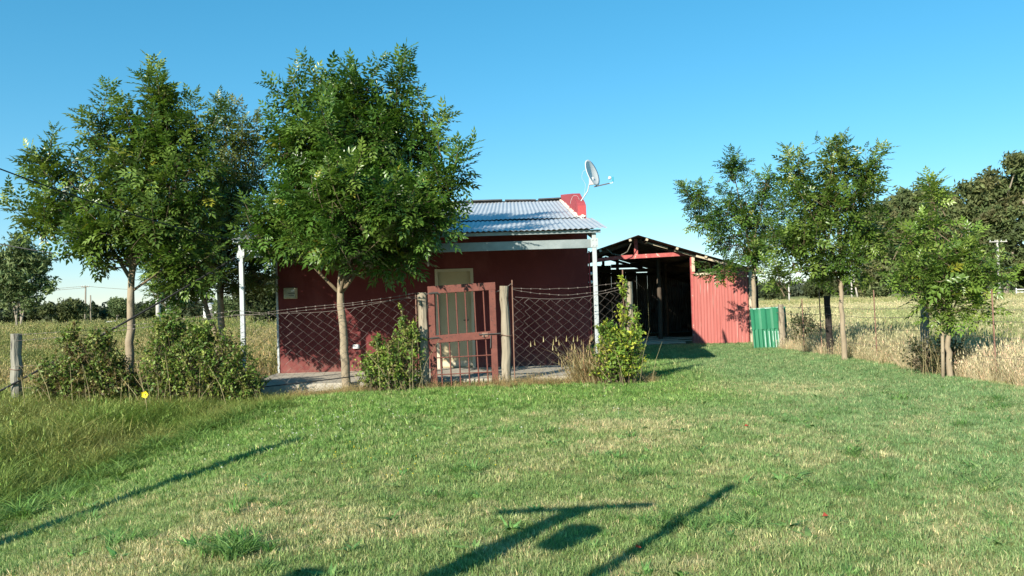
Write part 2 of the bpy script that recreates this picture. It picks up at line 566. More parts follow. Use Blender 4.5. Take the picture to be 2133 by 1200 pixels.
# white edge of the corner and crumbling mortar along the roof
w = MB(); w.box((HX0 + 0.005, HY0 - 0.006, 1.6), (0.04, 0.03, 3.0)); w.build('corner_strip', M['galv_white'], house)
w = MB()
for k in range(34):
    y = HY0 + 0.1 + k * 0.158
    z = 3.15 + 0.189 * (y - HY0) + 0.028
    w.box((HX1 - 0.20, y, z), (0.05, random.uniform(0.08, 0.17), random.uniform(0.03, 0.08)), jit=0.012)
w.build('mortar_fillet', M['mortar'], house)
w = MB()
for k in range(4):
    w.box((HX1 - 0.16 + k * 0.04, HY0 - 0.004, 3.17 + random.uniform(-.01, .01)), (0.045, 0.03, random.uniform(0.03, 0.06)), jit=0.008)
w.build('mortar_fillet', M['mortar'], house)
# slab
w = MB(); w.box(((HX0 + HX1) / 2, (14.42 + HY0 + .15) / 2, SLAB / 2 - 0.1), (HX1 - HX0 + 0.1, HY0 - 14.42 + .15, SLAB + 0.2))
w.build('porch_slab', M['cement'], house, bevel=0.012)
# roof
roof_z = lambda y: 3.15 + 0.189 * (y - HY0)
roof = MB()
roof.box(((HX0 + HX1) / 2, HY1 - 0.02, roof_z(HY1) + 0.0), (HX1 - HX0 - 0.44, 0.22, 0.05))
roof_o = roof.build('roof', M['dark_metal'], house)
xs = np.linspace(HX0 + 0.2, HX1 - 0.2, 8)
for k in range(7):
    mb = MB()
    y0 = HY0 - 0.08
    corrugated(mb, (xs[k] - 0.02, y0, roof_z(y0) + 0.012 + (k % 2) * 0.006), (1, 0, 0), (0, 1, 0.189), xs[k + 1] - xs[k] + 0.06, 5.62, phase=xs[k] / 0.095, rows=3)
    mb.build('roof_sheet', M['zinc'], roof_o)
mb = MB()
PY0, PZ0 = 14.28, 2.67
ps = (3.128 - PZ0) / (HY0 - PY0)
xs = np.linspace(HX0 + 0.02, HX1 + 0.06, 9)
for k in range(8):
    mb = MB()
    corrugated(mb, (xs[k] - 0.02, PY0 - random.uniform(0, 0.02), PZ0 + (k % 2) * 0.005), (1, 0, 0), (0, 1, ps), xs[k + 1] - xs[k] + 0.06, math.hypot(HY0 - PY0 - 0.03, 3.128 - PZ0), phase=xs[k] / 0.095, rows=3)
    mb.build('roof_sheet', M['zinc'], roof_o)
mb = MB()
for k in range(7):
    a = HX0 + 0.2 + k * 0.92
    mb.box((a + 0.4, HY1 - 0.05, roof_z(HY1) + 0.045 + random.uniform(-.012, .012)), (0.85, 0.34, 0.03), Matrix.Rotation(0.02 * (k % 3 - 1), 3, 'Y'))
mb.build('ridge_flashing', M['dark_metal'], roof_o)
# porch frame
BY = 14.50
mb = MB()
for zc, hh in ((2.425, 0.15),):
    mb.box(((HX0 + HX1) / 2 - 0.02, BY, zc), (HX1 - HX0 - 0.12, 0.004, hh))
    mb.box(((HX0 + HX1) / 2 - 0.02, BY + 0.032, zc + hh / 2), (HX1 - HX0 - 0.12, 0.06, 0.004))
    mb.box(((HX0 + HX1) / 2 - 0.02, BY + 0.032, zc - hh / 2), (HX1 - HX0 - 0.12, 0.06, 0.004))
mb.build('porch_beam', M['galv'], house)
mb = MB(); mb.box(((HX0 + HX1) / 2, BY - 0.12, PZ0 + ps * 0.12 - 0.06), (HX1 - HX0 - 0.02, 0.05, 0.055))
mb.build('eave_purlin', M['galv'], house)
for y in (15.4, 16.3):
    mb = MB(); mb.box(((HX0 + HX1) / 2, y, PZ0 + ps * (y - PY0) - 0.06), (HX1 - HX0 - 0.05, 0.05, 0.075))
    mb.build('purlin', M['dark_wood'], house)
for x in (HX0 + 0.12, -1.65, HX1 - 0.12):
    mb = MB(); mb.bar((x, BY + 0.1, PZ0 + ps * (BY + .1 - PY0) - 0.15), (x, HY0 - 0.003, 3.10 - 0.15), 0.06, 0.1)
    mb.build('rafter', M['galv'], house)
for x in (HX0 + 0.12, HX1 - 0.12):
    mb = MB(); mb.box((x, BY - 0.045, (SLAB - 0.0 + 2.60) / 2), (0.075, 0.075, 2.60 - SLAB))
    po = mb.build('porch_post', M['galv_white'], house, bevel=0.006)
    mb = MB(); mb.box((x, BY - 0.088, 2.43), (0.13, 0.006, 0.16))
    for dz in (-.05, .05):
        mb.box((x - 0.03, BY - 0.093, 2.43 + dz), (0.02, 0.01, 0.02)); mb.box((x + 0.03, BY - 0.093, 2.43 + dz), (0.02, 0.01, 0.02))
    mb.build('bracket', M['galv_white'], po)
# door
mb = MB()
mb.box(((DX0 + DX1) / 2, HY0 + 0.09, (SLAB + DZ) / 2 - 0.02), (DX1 - DX0 - 0.12, 0.045, DZ - SLAB - 0.06))
door = mb.build('door', M['door'], house, bevel=0.004)
mb = MB()
mb.box((DX0 + 0.03, HY0 + 0.05, (SLAB + DZ) / 2), (0.06, 0.12, DZ - SLAB - 0.003))
mb.box((DX1 - 0.03, HY0 + 0.05, (SLAB + DZ) / 2), (0.06, 0.12, DZ - SLAB - 0.003))
mb.box(((DX0 + DX1) / 2, HY0 + 0.048, DZ - 0.033), (DX1 - DX0 - 0.122, 0.114, 0.06))
mb.build('door_frame', M['door_frame'], door)
mb = MB(); mb.tube([(DX1 - 0.13, HY0 + 0.07, 1.08), (DX1 - 0.13, HY0 + 0.02, 1.08), (DX1 - 0.23, HY0 + 0.02, 1.08)], 0.011, 8)
mb.build('handle', M['dark_metal'], door)
mb = MB(); mb.box(((DX0 + DX1) / 2, HY0 + 0.064, SLAB + 0.09), (DX1 - DX0 - 0.125, 0.008, 0.10)); mb.build('kick_plate', M['door_frame'], door)
# meter box with window and catch
mb = MB(); mb.box((-4.60, HY0 - 0.05, 1.745), (0.27, 0.10, 0.225)); bx = mb.build('meter_box', M['box_tan'], house, bevel=0.012)
mb = MB(); mb.box((-4.60, HY0 - 0.103, 1.745), (0.23, 0.008, 0.185)); mb.build('lid', M['box_glass'], bx, bevel=0.003)
mb = MB(); mb.box((-4.565, HY0 - 0.109, 1.745), (0.13, 0.006, 0.018)); mb.box((-4.57, HY0 - 0.108, 1.70), (0.10, 0.005, 0.012))
mb.build('meter_slot', M['black'], bx)
mb = MB(); mb.box((-4.535, HY0 - 0.109, 1.80), (0.07, 0.006, 0.03), Matrix.Rotation(-0.5, 3, 'Y')); mb.build('sticker', M['white_plastic'], bx)
# outlet box and wall lamp
mb = MB(); mb.box((-3.27, HY0 - 0.035, 0.60), (0.13, 0.07, 0.085)); mb.build('outlet_box', M['white_plastic'], house, bevel=0.008)
mb = MB()
mb.tube([(-1.72, HY0 - 0.10, 2.62), (-1.72, HY0 - 0.10, 2.58), (-1.72, HY0 - 0.10, 2.44), (-1.72, HY0 - 0.10, 2.40)], [0.03, 0.075, 0.065, 0.03], 12)
lamp = mb.build('wall_lamp', M['galv_white'], house, smooth=True)
mb = MB(); mb.tube([(-1.72, HY0 - 0.10, 2.40), (-1.72, HY0 - 0.10, 2.22)], 0.018, 8); mb.build('lamp_tube', M['white_plastic'], lamp)
mb = MB(); mb.box((-1.72, HY0 - 0.025, 2.53), (0.07, 0.05, 0.07)); mb.build('lamp_bracket', M['galv_white'], lamp)
for z in (1.97, 1.79):
    mb = MB(); mb.tube([(HX1 - 0.01, HY0 + 0.05, z), (HX1 + 0.05, HY0 + 0.05, z), (HX1 + 0.05, HY0 + 0.05, z + 0.001), (HX1 + 0.10, HY0 + 0.05, z + 0.005)], [0.012, 0.012, 0.035, 0.03], 8)
    mb.build('insulator', M['white_plastic'], house)
mb = MB(); mb.box((HX1 + 0.03, HY0 + 0.05, 1.5), (0.03, 0.03, 1.9)); mb.build('conduit', M['red_parapet'], house)

# ------------------------------------------------------------------ satellite dish
def bezier_chain(pts, n=5):
    P = [Vector(p) for p in pts]
    P = [P[0]] + P + [P[-1]]
    out = []
    for i in range(1, len(P) - 2):
        for t in np.linspace(0, 1, n, endpoint=False):
            a, b, c, d = P[i - 1], P[i], P[i + 1], P[i + 2]
            out.append(0.5 * ((2 * b) + (c - a) * t + (2 * a - 5 * b + 4 * c - d) * t * t + (3 * b - a - 3 * c + d) * t ** 3))
    return out + [P[-2]]
dish = empty('satellite_dish', (1.5, 17.42, 3.53))
tag(dish, 'pale grey satellite dish on a bent pole on the red parapet', 'satellite dish')
dc = Vector((0.30, 0.02, 0.62))
dn = Vector((0.79, -0.53, 0.30)).normalized()
dx_ = dn.cross(Vector((0, 0, 1))).normalized()
du_ = dx_.cross(dn).normalized()
mb = MB()
NR, NS = 7, 36
vsl, fsl = [], []
for side in (0, 1):
    for i in range(NR + 1):
        r = i / NR
        for k in range(NS):
            a = 2 * math.pi * k / NS
            dep = 0.045 * (r * r - 1) - side * 0.012
            vsl.append(dc + dx_ * (0.26 * r * math.cos(a)) + du_ * (0.30 * r * math.sin(a)) + dn * dep)
off = (NR + 1) * NS
for i in range(NR):
    for k in range(NS):
        a, b = i * NS + k, i * NS + (k + 1) % NS
        fsl.append((a, b, b + NS, a + NS))
        fsl.append((a + off, a + NS + off, b + NS + off, b + off))
for k in range(NS):
    a, b = NR * NS + k, NR * NS + (k + 1) % NS
    fsl.append((a, b, b + off, a + off))
mb.add(vsl, fsl)
mb.build('reflector', M['dish_paint'], dish, smooth=True)
back = dc - dn * 0.10 - du_ * 0.16
mb = MB(); mb.tube([(0, 0, -0.06), (0.02, 0, 0.0), (0.18, 0.01, 0.22), back - dn * 0.03], 0.014, 8); mb.build('mast', M['galv_white'], dish, smooth=True)
mb = MB(); mb.box(back + dn * 0.01, (0.09, 0.09, 0.16)); mb.build('bracket', M['dish_paint'], dish, bevel=0.005)
lnb = Vector((0.70, -0.12, 0.46))
foot = dc - du_ * 0.30 - dn * 0.02
mb = MB(); mb.bar(foot - dn * 0.05, lnb - Vector((0.06, 0, 0.10)), 0.022, 0.022); mb.build('feed_arm', M['dark_metal'], dish)
mb = MB(); mb.tube([lnb - Vector((0.07, 0, 0.10)), lnb - Vector((0.0, 0, 0.095)), lnb - Vector((-0.02, 0, 0.05))], 0.008, 6); mb.build('feed_rod', M['white_plastic'], dish)
mb = MB(); mb.tube([lnb - Vector((0.075, -.01, -0.02)), lnb - Vector((0.045, 0, -0.01)), lnb - Vector((0.02, 0, 0.0))], [0.034, 0.034, 0.02], 12); mb.build('feed_horn', M['white_plastic'], dish, smooth=True)
mb = MB(); mb.box(lnb + Vector((0.012, 0, -0.015)), (0.028, 0.035, 0.10)); mb.build('lnb_body', M['teal'], dish, bevel=0.004)
for pts in ([back + Vector((-.02, 0, .25)), back + Vector((-.15, .02, .23)), back + Vector((-.19, .03, .08)), back + Vector((-.12, .02, -.06)), Vector((.1, .02, .13))],
            [Vector((.0, .02, .04)), Vector((-.05, .02, .13)), Vector((-.13, .03, .13)), Vector((-.18, .03, .04)), Vector((-.2, .03, -.04))]):
    mb = MB(); mb.tube([tuple(q_) for q_ in bezier_chain(pts)], 0.0035, 5); mb.build('cable', M['galv_white'], dish, smooth=True)

# ------------------------------------------------------------------ shed
shed = empty('shed', (0, 0, 0))
tag(shed, 'open red gabled shed with rusted corrugated roof, behind the house', 'shed')
SX0, SXR, SX1, SY0, SY1 = 0.1, 3.83, 7.55, 24.8, 34.0
RZ = 3.33
sl = 0.325
shz = lambda x: RZ - sl * abs(x - SXR)
for side in (-1, 1):
    nsheet = 9
    ys = np.linspace(SY0 - 0.42, SY1 + 0.3, nsheet + 1)
    for k in range(nsheet):
        mb = MB()
        corrugated(mb, (SXR, ys[k], RZ + (k % 2) * 0.006), (0, 1, 0), (side, random.uniform(-.006, .006), -sl), ys[k + 1] - ys[k] + 0.05, 3.92, pitch=0.1, rows=3, jit=0.006, phase=k * 0.3)
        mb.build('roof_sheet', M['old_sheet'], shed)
    for d in (0.25, 1.15, 2.0, 2.85, 3.55):
        x = SXR + side * d
        mb = MB(); mb.box((x, (SY0 + SY1) / 2 - 0.18, shz(x) - 0.06), (0.06, SY1 - SY0 + 0.4, 0.075), Matrix.Rotation(side * math.atan(sl), 3, 'Y'))
        mb.build('purlin', M['dark_wood'], shed)
        mb = MB(); mb.box((x, SY0 - 0.388, shz(x) - 0.06), (0.07, 0.03, 0.07), Matrix.Rotation(side * math.atan(sl), 3, 'Y'))
        mb.build('purlin_end', M['bare_wood'], shed)
for yy in (SY0 + 0.05, 29.3, 33.8):
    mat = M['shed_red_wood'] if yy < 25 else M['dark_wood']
    mb = MB()
    if yy < 25:
        mb.bar((2.5, yy, 2.62), (3.3, yy, 2.70), 0.06, 0.11); mb.bar((3.3, yy, 2.70), (5.52, yy, 2.76), 0.06, 0.12)
    else:
        mb.bar((SX0 + 0.1, yy, 2.45), (SX1 - 0.1, yy, 2.45), 0.06, 0.12)
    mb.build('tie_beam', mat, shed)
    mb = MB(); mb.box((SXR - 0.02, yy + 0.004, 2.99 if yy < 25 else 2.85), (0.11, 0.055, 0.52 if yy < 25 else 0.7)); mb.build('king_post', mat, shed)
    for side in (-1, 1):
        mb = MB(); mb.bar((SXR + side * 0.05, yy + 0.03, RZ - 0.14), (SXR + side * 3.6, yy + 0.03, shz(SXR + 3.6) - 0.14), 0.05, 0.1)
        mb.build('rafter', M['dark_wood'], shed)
mb = MB(); mb.box((5.50, SY0 + 0.03, 1.35), (0.11, 0.1, 2.76)); mb.build('post', M['shed_red_wood'], shed)
mb = MB(); mb.box((5.52, SY0 - 0.03, 2.45), (0.09, 0.03, 0.5)); mb.build('bare_patch', M['bare_wood'], shed)
for (x, y) in ((4.75, 26.4), (5.5, 29.3), (2.2, 29.3), (0.2, 25), (0.2, 29.3), (0.2, 33.8), (7.4, 29.3), (7.4, 33.8), (3.8, 33.9)):
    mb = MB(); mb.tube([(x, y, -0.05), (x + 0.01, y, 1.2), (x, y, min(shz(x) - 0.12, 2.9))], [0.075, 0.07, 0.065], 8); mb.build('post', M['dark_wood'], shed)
mb = MB(); mb.tube([(7.1, SY0 - 0.55, -0.05), (7.08, SY0 - 0.55, 1.1), (7.1, SY0 - 0.5, 2.2)], [0.07, 0.06, 0.055], 8); mb.build('post', M['bare_wood'], shed)
# the red front sheets
a0, a1 = Vector((5.47, SY0 - 0.06, 0.02)), Vector((7.0, SY0 - 0.55, 0.02))
ud = (a1 - a0).normalized()
for (t0, t1, hgt, ph) in ((0.0, 0.86, 2.06, 0.1), (0.82, 1.60, 2.24, 0.35)):
    mb = MB()
    corrugated(mb, a0 + ud * t0 + Vector((0, -0.006 * (ph > .2), 0)), ud, (0.008, 0, 1), t1 - t0, hgt, pitch=0.092, amp=0.011, rows=6, jit=0.004, phase=ph)
    mb.build('wall_sheet', M['shed_red'], shed)
mb = MB(); mb.bar(a0 + Vector((0.05, -0.03, 2.09)), a0 + ud * 0.85 + Vector((0, -0.03, 2.12)), 0.03, 0.06); mb.build('rail', M['bare_wood'], shed)
mb = MB(); mb.bar(a0 + ud * 0.8 + Vector((0, 0.04, 2.2)), a1 + Vector((0.5, 0.2, 2.2)), 0.05, 0.07); mb.build('rail', M['dark_wood'], shed)
mb = MB(); mb.bar((5.55, SY0 - 0.32, 2.66), (7.6, SY0 - 0.34, 2.05), 0.03, 0.06); mb.build('barge_board', M['bare_wood'], shed)
mb = MB(); mb.bar((4.1, SY0 - 0.1, 3.13), (4.75, SY0 - 0.1, 2.93), 0.02, 0.05); mb.build('batten', M['bare_wood'], shed)
mb = MB(); mb.bar((4.95, SY0 - 0.1, 2.86), (5.6, SY0 - 0.1, 2.66), 0.02, 0.05); mb.build('batten', M['bare_wood'], shed)
# back and side walls
for (xa, xb, za, zb) in ((0.1, 4.15, 0, 2.86), (4.15, 4.75, 0, 2.60), (4.75, 5.2, 0, 2.62), (5.2, 5.65, 0, 2.52), (5.65, 7.5, 0, 2.55), (4.15, 5.65, 2.74, 2.9)):
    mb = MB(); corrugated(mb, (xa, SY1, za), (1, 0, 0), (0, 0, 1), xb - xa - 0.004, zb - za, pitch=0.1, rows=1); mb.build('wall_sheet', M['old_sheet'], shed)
for x, ya in ((0.06, SY0), (7.5, SY0 + 0.1)):
    for k in range(5):
        y = ya + k * (SY1 - ya) / 5
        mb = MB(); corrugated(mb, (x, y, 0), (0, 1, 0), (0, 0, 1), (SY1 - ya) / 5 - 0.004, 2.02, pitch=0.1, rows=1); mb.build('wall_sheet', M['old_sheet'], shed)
mb = MB(); mb.tube([(2.85, SY0 - 0.3, 2.98), (3.05, SY0 - 0.25, 2.80), (3.3, SY0 - 0.22, 2.75), (3.5, SY0 - 0.25, 2.85), (3.62, SY0 - 0.3, 3.1)], 0.012, 5); mb.build('hanging_wire', M['grey_post'], shed)

# planks on the shed floor
plank_spots = []
for k in range(13):
    plank_spots.append((random.uniform(4.0, 5.0), 25.0 + 0.22 * k, 0.03 + 0.02 * (k // 3), random.uniform(-0.10, 0.10), random.uniform(1.3, 2.3)))
for (x, y, z, a, L) in plank_spots:
    mb = MB(); mb.box((0, 0, 0), (L, random.uniform(0.12, 0.2), 0.04), jit=0.006)
    o = mb.build('plank', M['plank'])
    o.location = (x, y, z + 0.012)
    o.rotation_euler = (random.uniform(-.03, .03), random.uniform(-.02, .02), a)
    tag(o, 'loose grey plank lying on the dirt floor of the open shed', 'plank', 'planks on the shed floor')

# ------------------------------------------------------------------ green sheet leaning
gs = empty('metal_sheet', (6.83, 21.8, 0.0), R(-3))
tag(gs, 'green corrugated metal sheet leaning on posts beside the red shed', 'metal sheet')
tilt = Vector((-0.03, 0.10, 1)).normalized()
mb = MB(); corrugated(mb, (-0.46, 0, 0.50), (1, 0, 0.04), tilt, 0.93, 0.56, pitch=0.31, amp=0.012, rows=2, profile='trap', seg=16, phase=0.2)
mb.build('upper_sheet', M['green_sheet'], gs)
mb = MB(); mb.bar((-0.47, 0.06, 1.055), (0.44, 0.06, 1.09), 0.03, 0.03); mb.build('top_edge', M['pale_green'], gs)
mb = MB(); corrugated(mb, (-0.43, -0.045, -0.01), (1, 0, 0.03), tilt, 0.88, 0.53, pitch=0.105, amp=0.014, rows=2, profile='sine', seg=10)
mb.build('lower_sheet', M['green_sheet'], gs)
for t in (0.33, 0.45, 0.55, 0.62, 0.70, 0.77):
    mb = MB(); x = -0.43 + t * 0.95; mb.bar((x, -0.063, 0.03), (x - 0.012, -0.015, 0.46), 0.022, 0.004, up=(0, -1, 0)); mb.build('worn_ridge', M['pale_green'], gs)

# ------------------------------------------------------------------ fences
def post_mesh(mb, x, y, z0, z1, r, lean=(0, 0), n=9, wob=0.10):
    pts = [(x + lean[0] * t + random.uniform(-.012, .012), y + lean[1] * t, z0 + (z1 - z0) * t) for t in np.linspace(0, 1, 9)]
    rads = [r * (1.08 - 0.10 * t + random.uniform(-.04, .04)) for t in np.linspace(0, 1, 9)]
    mb.tube(pts, rads, n, True, wob)


def sag_line(a, b, sag, n=16, jit=0.0):
    a, b = Vector(a), Vector(b)
    out = []
    for i in range(n + 1):
        t = i / n
        p = a.lerp(b, t)
        p.z -= sag * 4 * t * (1 - t)
        if jit and 0 < i < n:
            p.z += random.uniform(-jit, jit)
        out.append(p)
    return out


def barbed(name, pts, parent, mat='wire', r=0.0032, barbs=True):
    mb = MB()
    mb.tube(pts, r, 4)
    if barbs:
        L = 0.0
        for p, q in zip(pts, pts[1:]):
            d = (Vector(q) - Vector(p)).length
            k = 0.16 - (L % 0.16)
            while k < d:
                c = Vector(p).lerp(Vector(q), k / d)
                mb.bar(c - Vector((.004, 0, .014)), c + Vector((.004, 0, .014)), 0.004, 0.004)
                mb.bar(c - Vector((.012, 0, -.004)), c + Vector((.012, 0, -.004)), 0.008, 0.008)
                k += 0.16
            L += d
    return mb.build(name, M[mat], parent)


FY = 13.9
fence = empty('wire_fence', (0, FY, 0))
fence.location = (0, 0, 0)
tag(fence, 'chain link and barbed wire fence on timber posts before the house', 'fence')
for (x, y, zt, r, mat) in ((-8.29, 13.6, 1.14, 0.085, 'grey_post'), (-1.53, FY, 1.63, 0.082, 'weathered'), (-0.13, FY, 1.70, 0.074, 'weathered'), (1.99, FY, 1.71, 0.064, 'weathered'), (-6.55, 15.0, 0.95, 0.05, 'grey_post')):
    mb = MB(); post_mesh(mb, x, y, gz(x, y) - 0.1, zt, r, (random.uniform(-.02, .02), 0)); mb.build('post', M[mat], fence, smooth=False)
for (x, zt) in ((-0.0, 1.80), (1.89, 1.92), (-1.65, 1.62)):
    mb = MB(); mb.tube([(x, FY + 0.02, -0.05), (x + 0.005, FY + 0.02, zt)], 0.011, 6); mb.build('iron_rod', M['rust_wire'], fence)


def mesh_panel(x0, x1, ztop, zbot, name='wire_mesh', bulge=None):
    mb = MB()
    a, b = 0.092, 0.076
    nc = int((x1 - x0) / a)
    for k in range(nc + 1):
        xk = x0 + k * a
        zt, zb = ztop(xk), zbot(xk)
        nr = max(2, int(round((zt - zb) / b)))
        pts = []
        for j in range(nr + 1):
            s = 1 if (j + k) % 2 == 0 else -1
            xx = xk + s * a / 2
            zz = zb + (ztop(xx) - zb) * j / nr
            wobx = 0.012 * math.sin(xk * 3.1 + j * 0.9) + 0.014 * math.sin(j * 0.45 + xk * 1.3)
            low = max(0, 1 - j / 4.0)
            pts.append((xx + wobx + random.uniform(-.02, .02) * low * 2, FY - 0.01 + 0.012 * s * (-1) ** k + 0.02 * math.sin(xk * 2 + j * .3), zz + random.uniform(-.006, .006) - 0.02 * low * random.random()))
        mb.tube(pts, 0.0027, 3, cap=False)
    top = [(x, FY - 0.01, ztop(x) + 0.004) for x in np.linspace(x0, x1, 24)]
    mb.tube(top, 0.004, 4)
    return mb.build(name, M['wire'], fence)


topL = lambda x: 1.34 + 0.20 * float(sm(-3.6, -1.6, x)) ** 1.4
mesh_panel(-4.75, -1.62, topL, lambda x: 0.06 + gz(x, FY))
topR = lambda x: 1.50 - 0.10 * math.sin(math.pi * min(1, max(0, (x - 0.05) / 1.9))) + 0.10 * (x / 1.9)
mesh_panel(0.05, 1.93, topR, lambda x: 0.08)
poly = lambda pts: [Vector(p) for p in pts]
barbed('barbed_wire', poly([(-1.60, FY - .03, 1.63), (-2.1, FY - .03, 1.56), (-2.7, FY - .03, 1.49), (-3.5, FY - .03, 1.44), (-3.95, FY - .03, 1.40), (-4.25, FY - .03, 1.36), (-4.7, FY - .03, 1.42), (-5.6, FY - .08, 1.30), (-7.0, 13.7, 1.17), (-8.29, 13.55, 1.12)]), fence)
barbed('barbed_wire', poly([(-1.60, FY - .02, 1.58), (-2.2, FY - .02, 1.50), (-3.0, FY - .02, 1.43), (-4.0, FY - .02, 1.35), (-4.8, FY - .02, 1.33), (-6.0, 13.72, 1.20), (-7.2, 13.66, 1.08), (-8.29, 13.52, 1.02)]), fence)
barbed('barbed_wire', sag_line((0.0, FY - .02, 1.66), (1.97, FY - .02, 1.72), 0.06, 14, .006), fence)
barbed('barbed_wire', sag_line((0.0, FY - .03, 1.64), (1.97, FY - .03, 1.66), 0.13, 14, .006), fence)
barbed('tie_wire', sag_line((-0.30, FY - .03, 1.60), (0.0, FY - .03, 1.74), 0.02, 6), fence, barbs=False, r=.006)
for (x, z) in ((-1.53, 0.85), (-0.13, 0.86), (-8.29, 0.55)):
    y = 13.6 if x < -8 else FY
    mb = MB(); rr = 0.095; mb.tube([(x + rr * math.cos(t), y + rr * math.sin(t), z + .01 * math.sin(2 * t)) for t in np.linspace(0, 2 * math.pi, 15)], 0.006, 4); mb.build('wire_loop', M['rust_wire'], fence)
barbed('bottom_wire', sag_line((-5.0, FY - .03, 0.06), (-1.9, FY - .03, 0.33), 0.02, 8), fence, mat='black_rubber', r=.009, barbs=False)
for z in (0.35, 0.7):
    barbed('wire_strand', sag_line((-8.29, 13.52, z - .1), (-4.8, FY - .02, z), 0.05, 8, .01), fence, barbs=False)

# ------------------------------------------------------------------ gate
gate = empty('gate', (-1.41, FY - 0.06, 0))
tag(gate, 'rusty red steel bar gate between two timber fence posts', 'gate')
GW, GT0, GT1 = 1.13, 1.72, 1.76
for (x, zt, z0) in ((0.05, GT0, 0.0), (GW - 0.045, GT1, -0.01)):
    mb = MB(); mb.bar((x, 0, z0), (x - 0.015, 0, zt), 0.11, 0.05, up=(0, 1, 0)); mb.build('stile', M['rust_red'], gate, bevel=0.006)
mb = MB(); mb.bar((-0.02, -0.004, GT0 - 0.055), (GW, -0.004, GT1 - 0.055), 0.05, 0.13); mb.build('top_rail', M['rust_red'], gate, bevel=0.006)
mb = MB(); mb.bar((0.09, -0.003, 0.83), (GW - 0.09, -0.003, 0.88), 0.05, 0.13); mb.build('middle_rail', M['rust_red'], gate, bevel=0.006)
for k in range(6):
    x = 0.175 + k * 0.155
    mb = MB(); mb.tube([(x - 0.03, 0.003, GT0 - 0.08), (x - 0.012, 0.003 + random.uniform(-.006, .006), 0.9), (x + 0.012, 0.003, 0.02)], 0.0125, 6); mb.build('bar', M['rust_red'], gate)
for z in (0.24, 0.525):
    mb = MB(); mb.tube([(0.05, -0.016, z - .01), (GW - 0.05, -0.016, z + 0.015)], 0.010, 6); mb.build('cross_bar', M['rust_red'], gate)
mb = MB(); mb.tube([(GW - 0.30, -0.045, 0.89), (GW + 0.07, -0.045, 0.90)], 0.010, 6); mb.tube([(GW - 0.22, -0.045, 0.89), (GW - 0.22, -0.06, 0.84)], 0.009, 6); mb.build('latch', M['dark_metal'], gate)
mb = MB(); mb.box((GW - 0.2, -0.034, 0.885), (0.10, 0.012, 0.07)); mb.build('latch_plate', M['rust_wire'], gate)
mb = MB(); mb.tube([(GW - 0.10, -0.04, 0.87), (GW - 0.11, -0.045, 0.66)], 0.008, 5); mb.build('chain', M['dark_metal'], gate)
for z in (0.84, 1.6):
    mb = MB(); mb.tube([(-0.05, 0.02, z), (0.02, -0.03, z + .01), (0.14, -0.036, z + 0.02), (0.2, -0.034, z - .01)], [.014, .016, .014, .008], 6); mb.build('hinge_wire', M['dark_metal'], gate)

# ------------------------------------------------------------------ side fence along the dry grass
sf = empty('wire_fence', (0, 0, 0))
tag(sf, 'wire field fence with mismatched wooden posts along the tall dry grass', 'fence')
side_posts = [(7.12, 21.6, 1.16, 0.075, 'weathered', (-.03, 0)), (7.2, 18.6, 1.36, 0.072, 'charred', (-.03, 0)), (7.35, 14.6, 1.25, 0.07, 'grey_post', (0.01, 0)), (7.5, 10.6, 1.25, 0.07, 'grey_post', (0, 0)), (7.1, 25.5, 1.2, 0.07, 'grey_post', (0, 0))]
for (x, y, zt, r, mat, ln) in side_posts:
    mb = MB(); post_mesh(mb, x, y, -0.1, zt, r, ln); mb.build('post', M[mat], sf)
for (x, y, zt) in ((7.28, 16.4, 1.45), (7.18, 20.2, 1.3), (7.42, 12.6, 1.4), (7.16, 19.0, 1.5)):
    mb = MB(); mb.tube([(x, y, -0.05), (x - 0.02, y, zt)], 0.012, 5); mb.build('iron_rod', M['rust_wire'], sf)
for z in (0.4, 0.7, 0.95, 1.12):
    pts = []
    for (a, b) in zip([(7.5, 8.0), (7.5, 10.6), (7.35, 14.6), (7.2, 18.6), (7.12, 21.6)], [(7.5, 10.6), (7.35, 14.6), (7.2, 18.6), (7.12, 21.6), (7.1, 25.5)]):
        pts += sag_line((a[0] - .08, a[1], z), (b[0] - .08, b[1], z), 0.03 + random.random() * 0.03, 6)[:-1]
    barbed('barbed_wire', pts, sf, barbs=(z > 0.9))

# ------------------------------------------------------------------ foliage templates
def leaf_template_compound(npair=3, L=0.25, ll=0.118, lw=0.052):
    vs_, fs = [], []
    def leaflet(base, ang, s):
        n0 = len(vs_)
        d = np.array([math.sin(ang), math.cos(ang), 0.0])
        p = np.array([math.cos(ang), -math.sin(ang), 0.0])
        up = np.array([0, 0, 1.0])
        l, wd = ll * s, lw * s
        vs_.extend([base, base + d * l * 0.42 - p * wd * 0.5 + up * wd * 0.22, base + d * l - up * 0.02 * s, base + d * l * 0.42 + p * wd * 0.5 + up * wd * 0.22, base + d * l * 0.5 - up * 0.003])
        fs.extend([(n0, n0 + 4, n0 + 1), (n0 + 1, n0 + 4, n0 + 2), (n0, n0 + 3, n0 + 4), (n0 + 3, n0 + 2, n0 + 4)])
    for k in range(npair):
        t = 0.3 + 0.6 * k / max(1, npair - 1) if npair > 1 else 0.5
        b = np.array([0, L * t, -0.05 * t * t])
        for sgn in (-1, 1):
            leaflet(b, sgn * (1.05 - 0.25 * t), 0.75 + 0.3 * math.sin(math.pi * t))
    leaflet(np.array([0, L, -0.05]), 0.0, 1.0)
    n0 = len(vs_)
    vs_.extend([np.array([-0.003, 0, 0]), np.array([0.003, 0, 0]), np.array([0, L, -0.05])])
    fs.append((n0, n0 + 1, n0 + 2))
    return np.array(vs_), np.array(fs)


def leaf_template_simple(L=0.05, W=0.028):
    v = np.array([[0, 0, 0], [-W / 2, L * 0.42, W * 0.2], [0, L, -0.1 * L], [W / 2, L * 0.42, W * 0.2], [0, L * 0.5, 0]])
    f = np.array([(0, 4, 1), (1, 4, 2), (0, 3, 4), (3, 2, 4)])
    return v, f


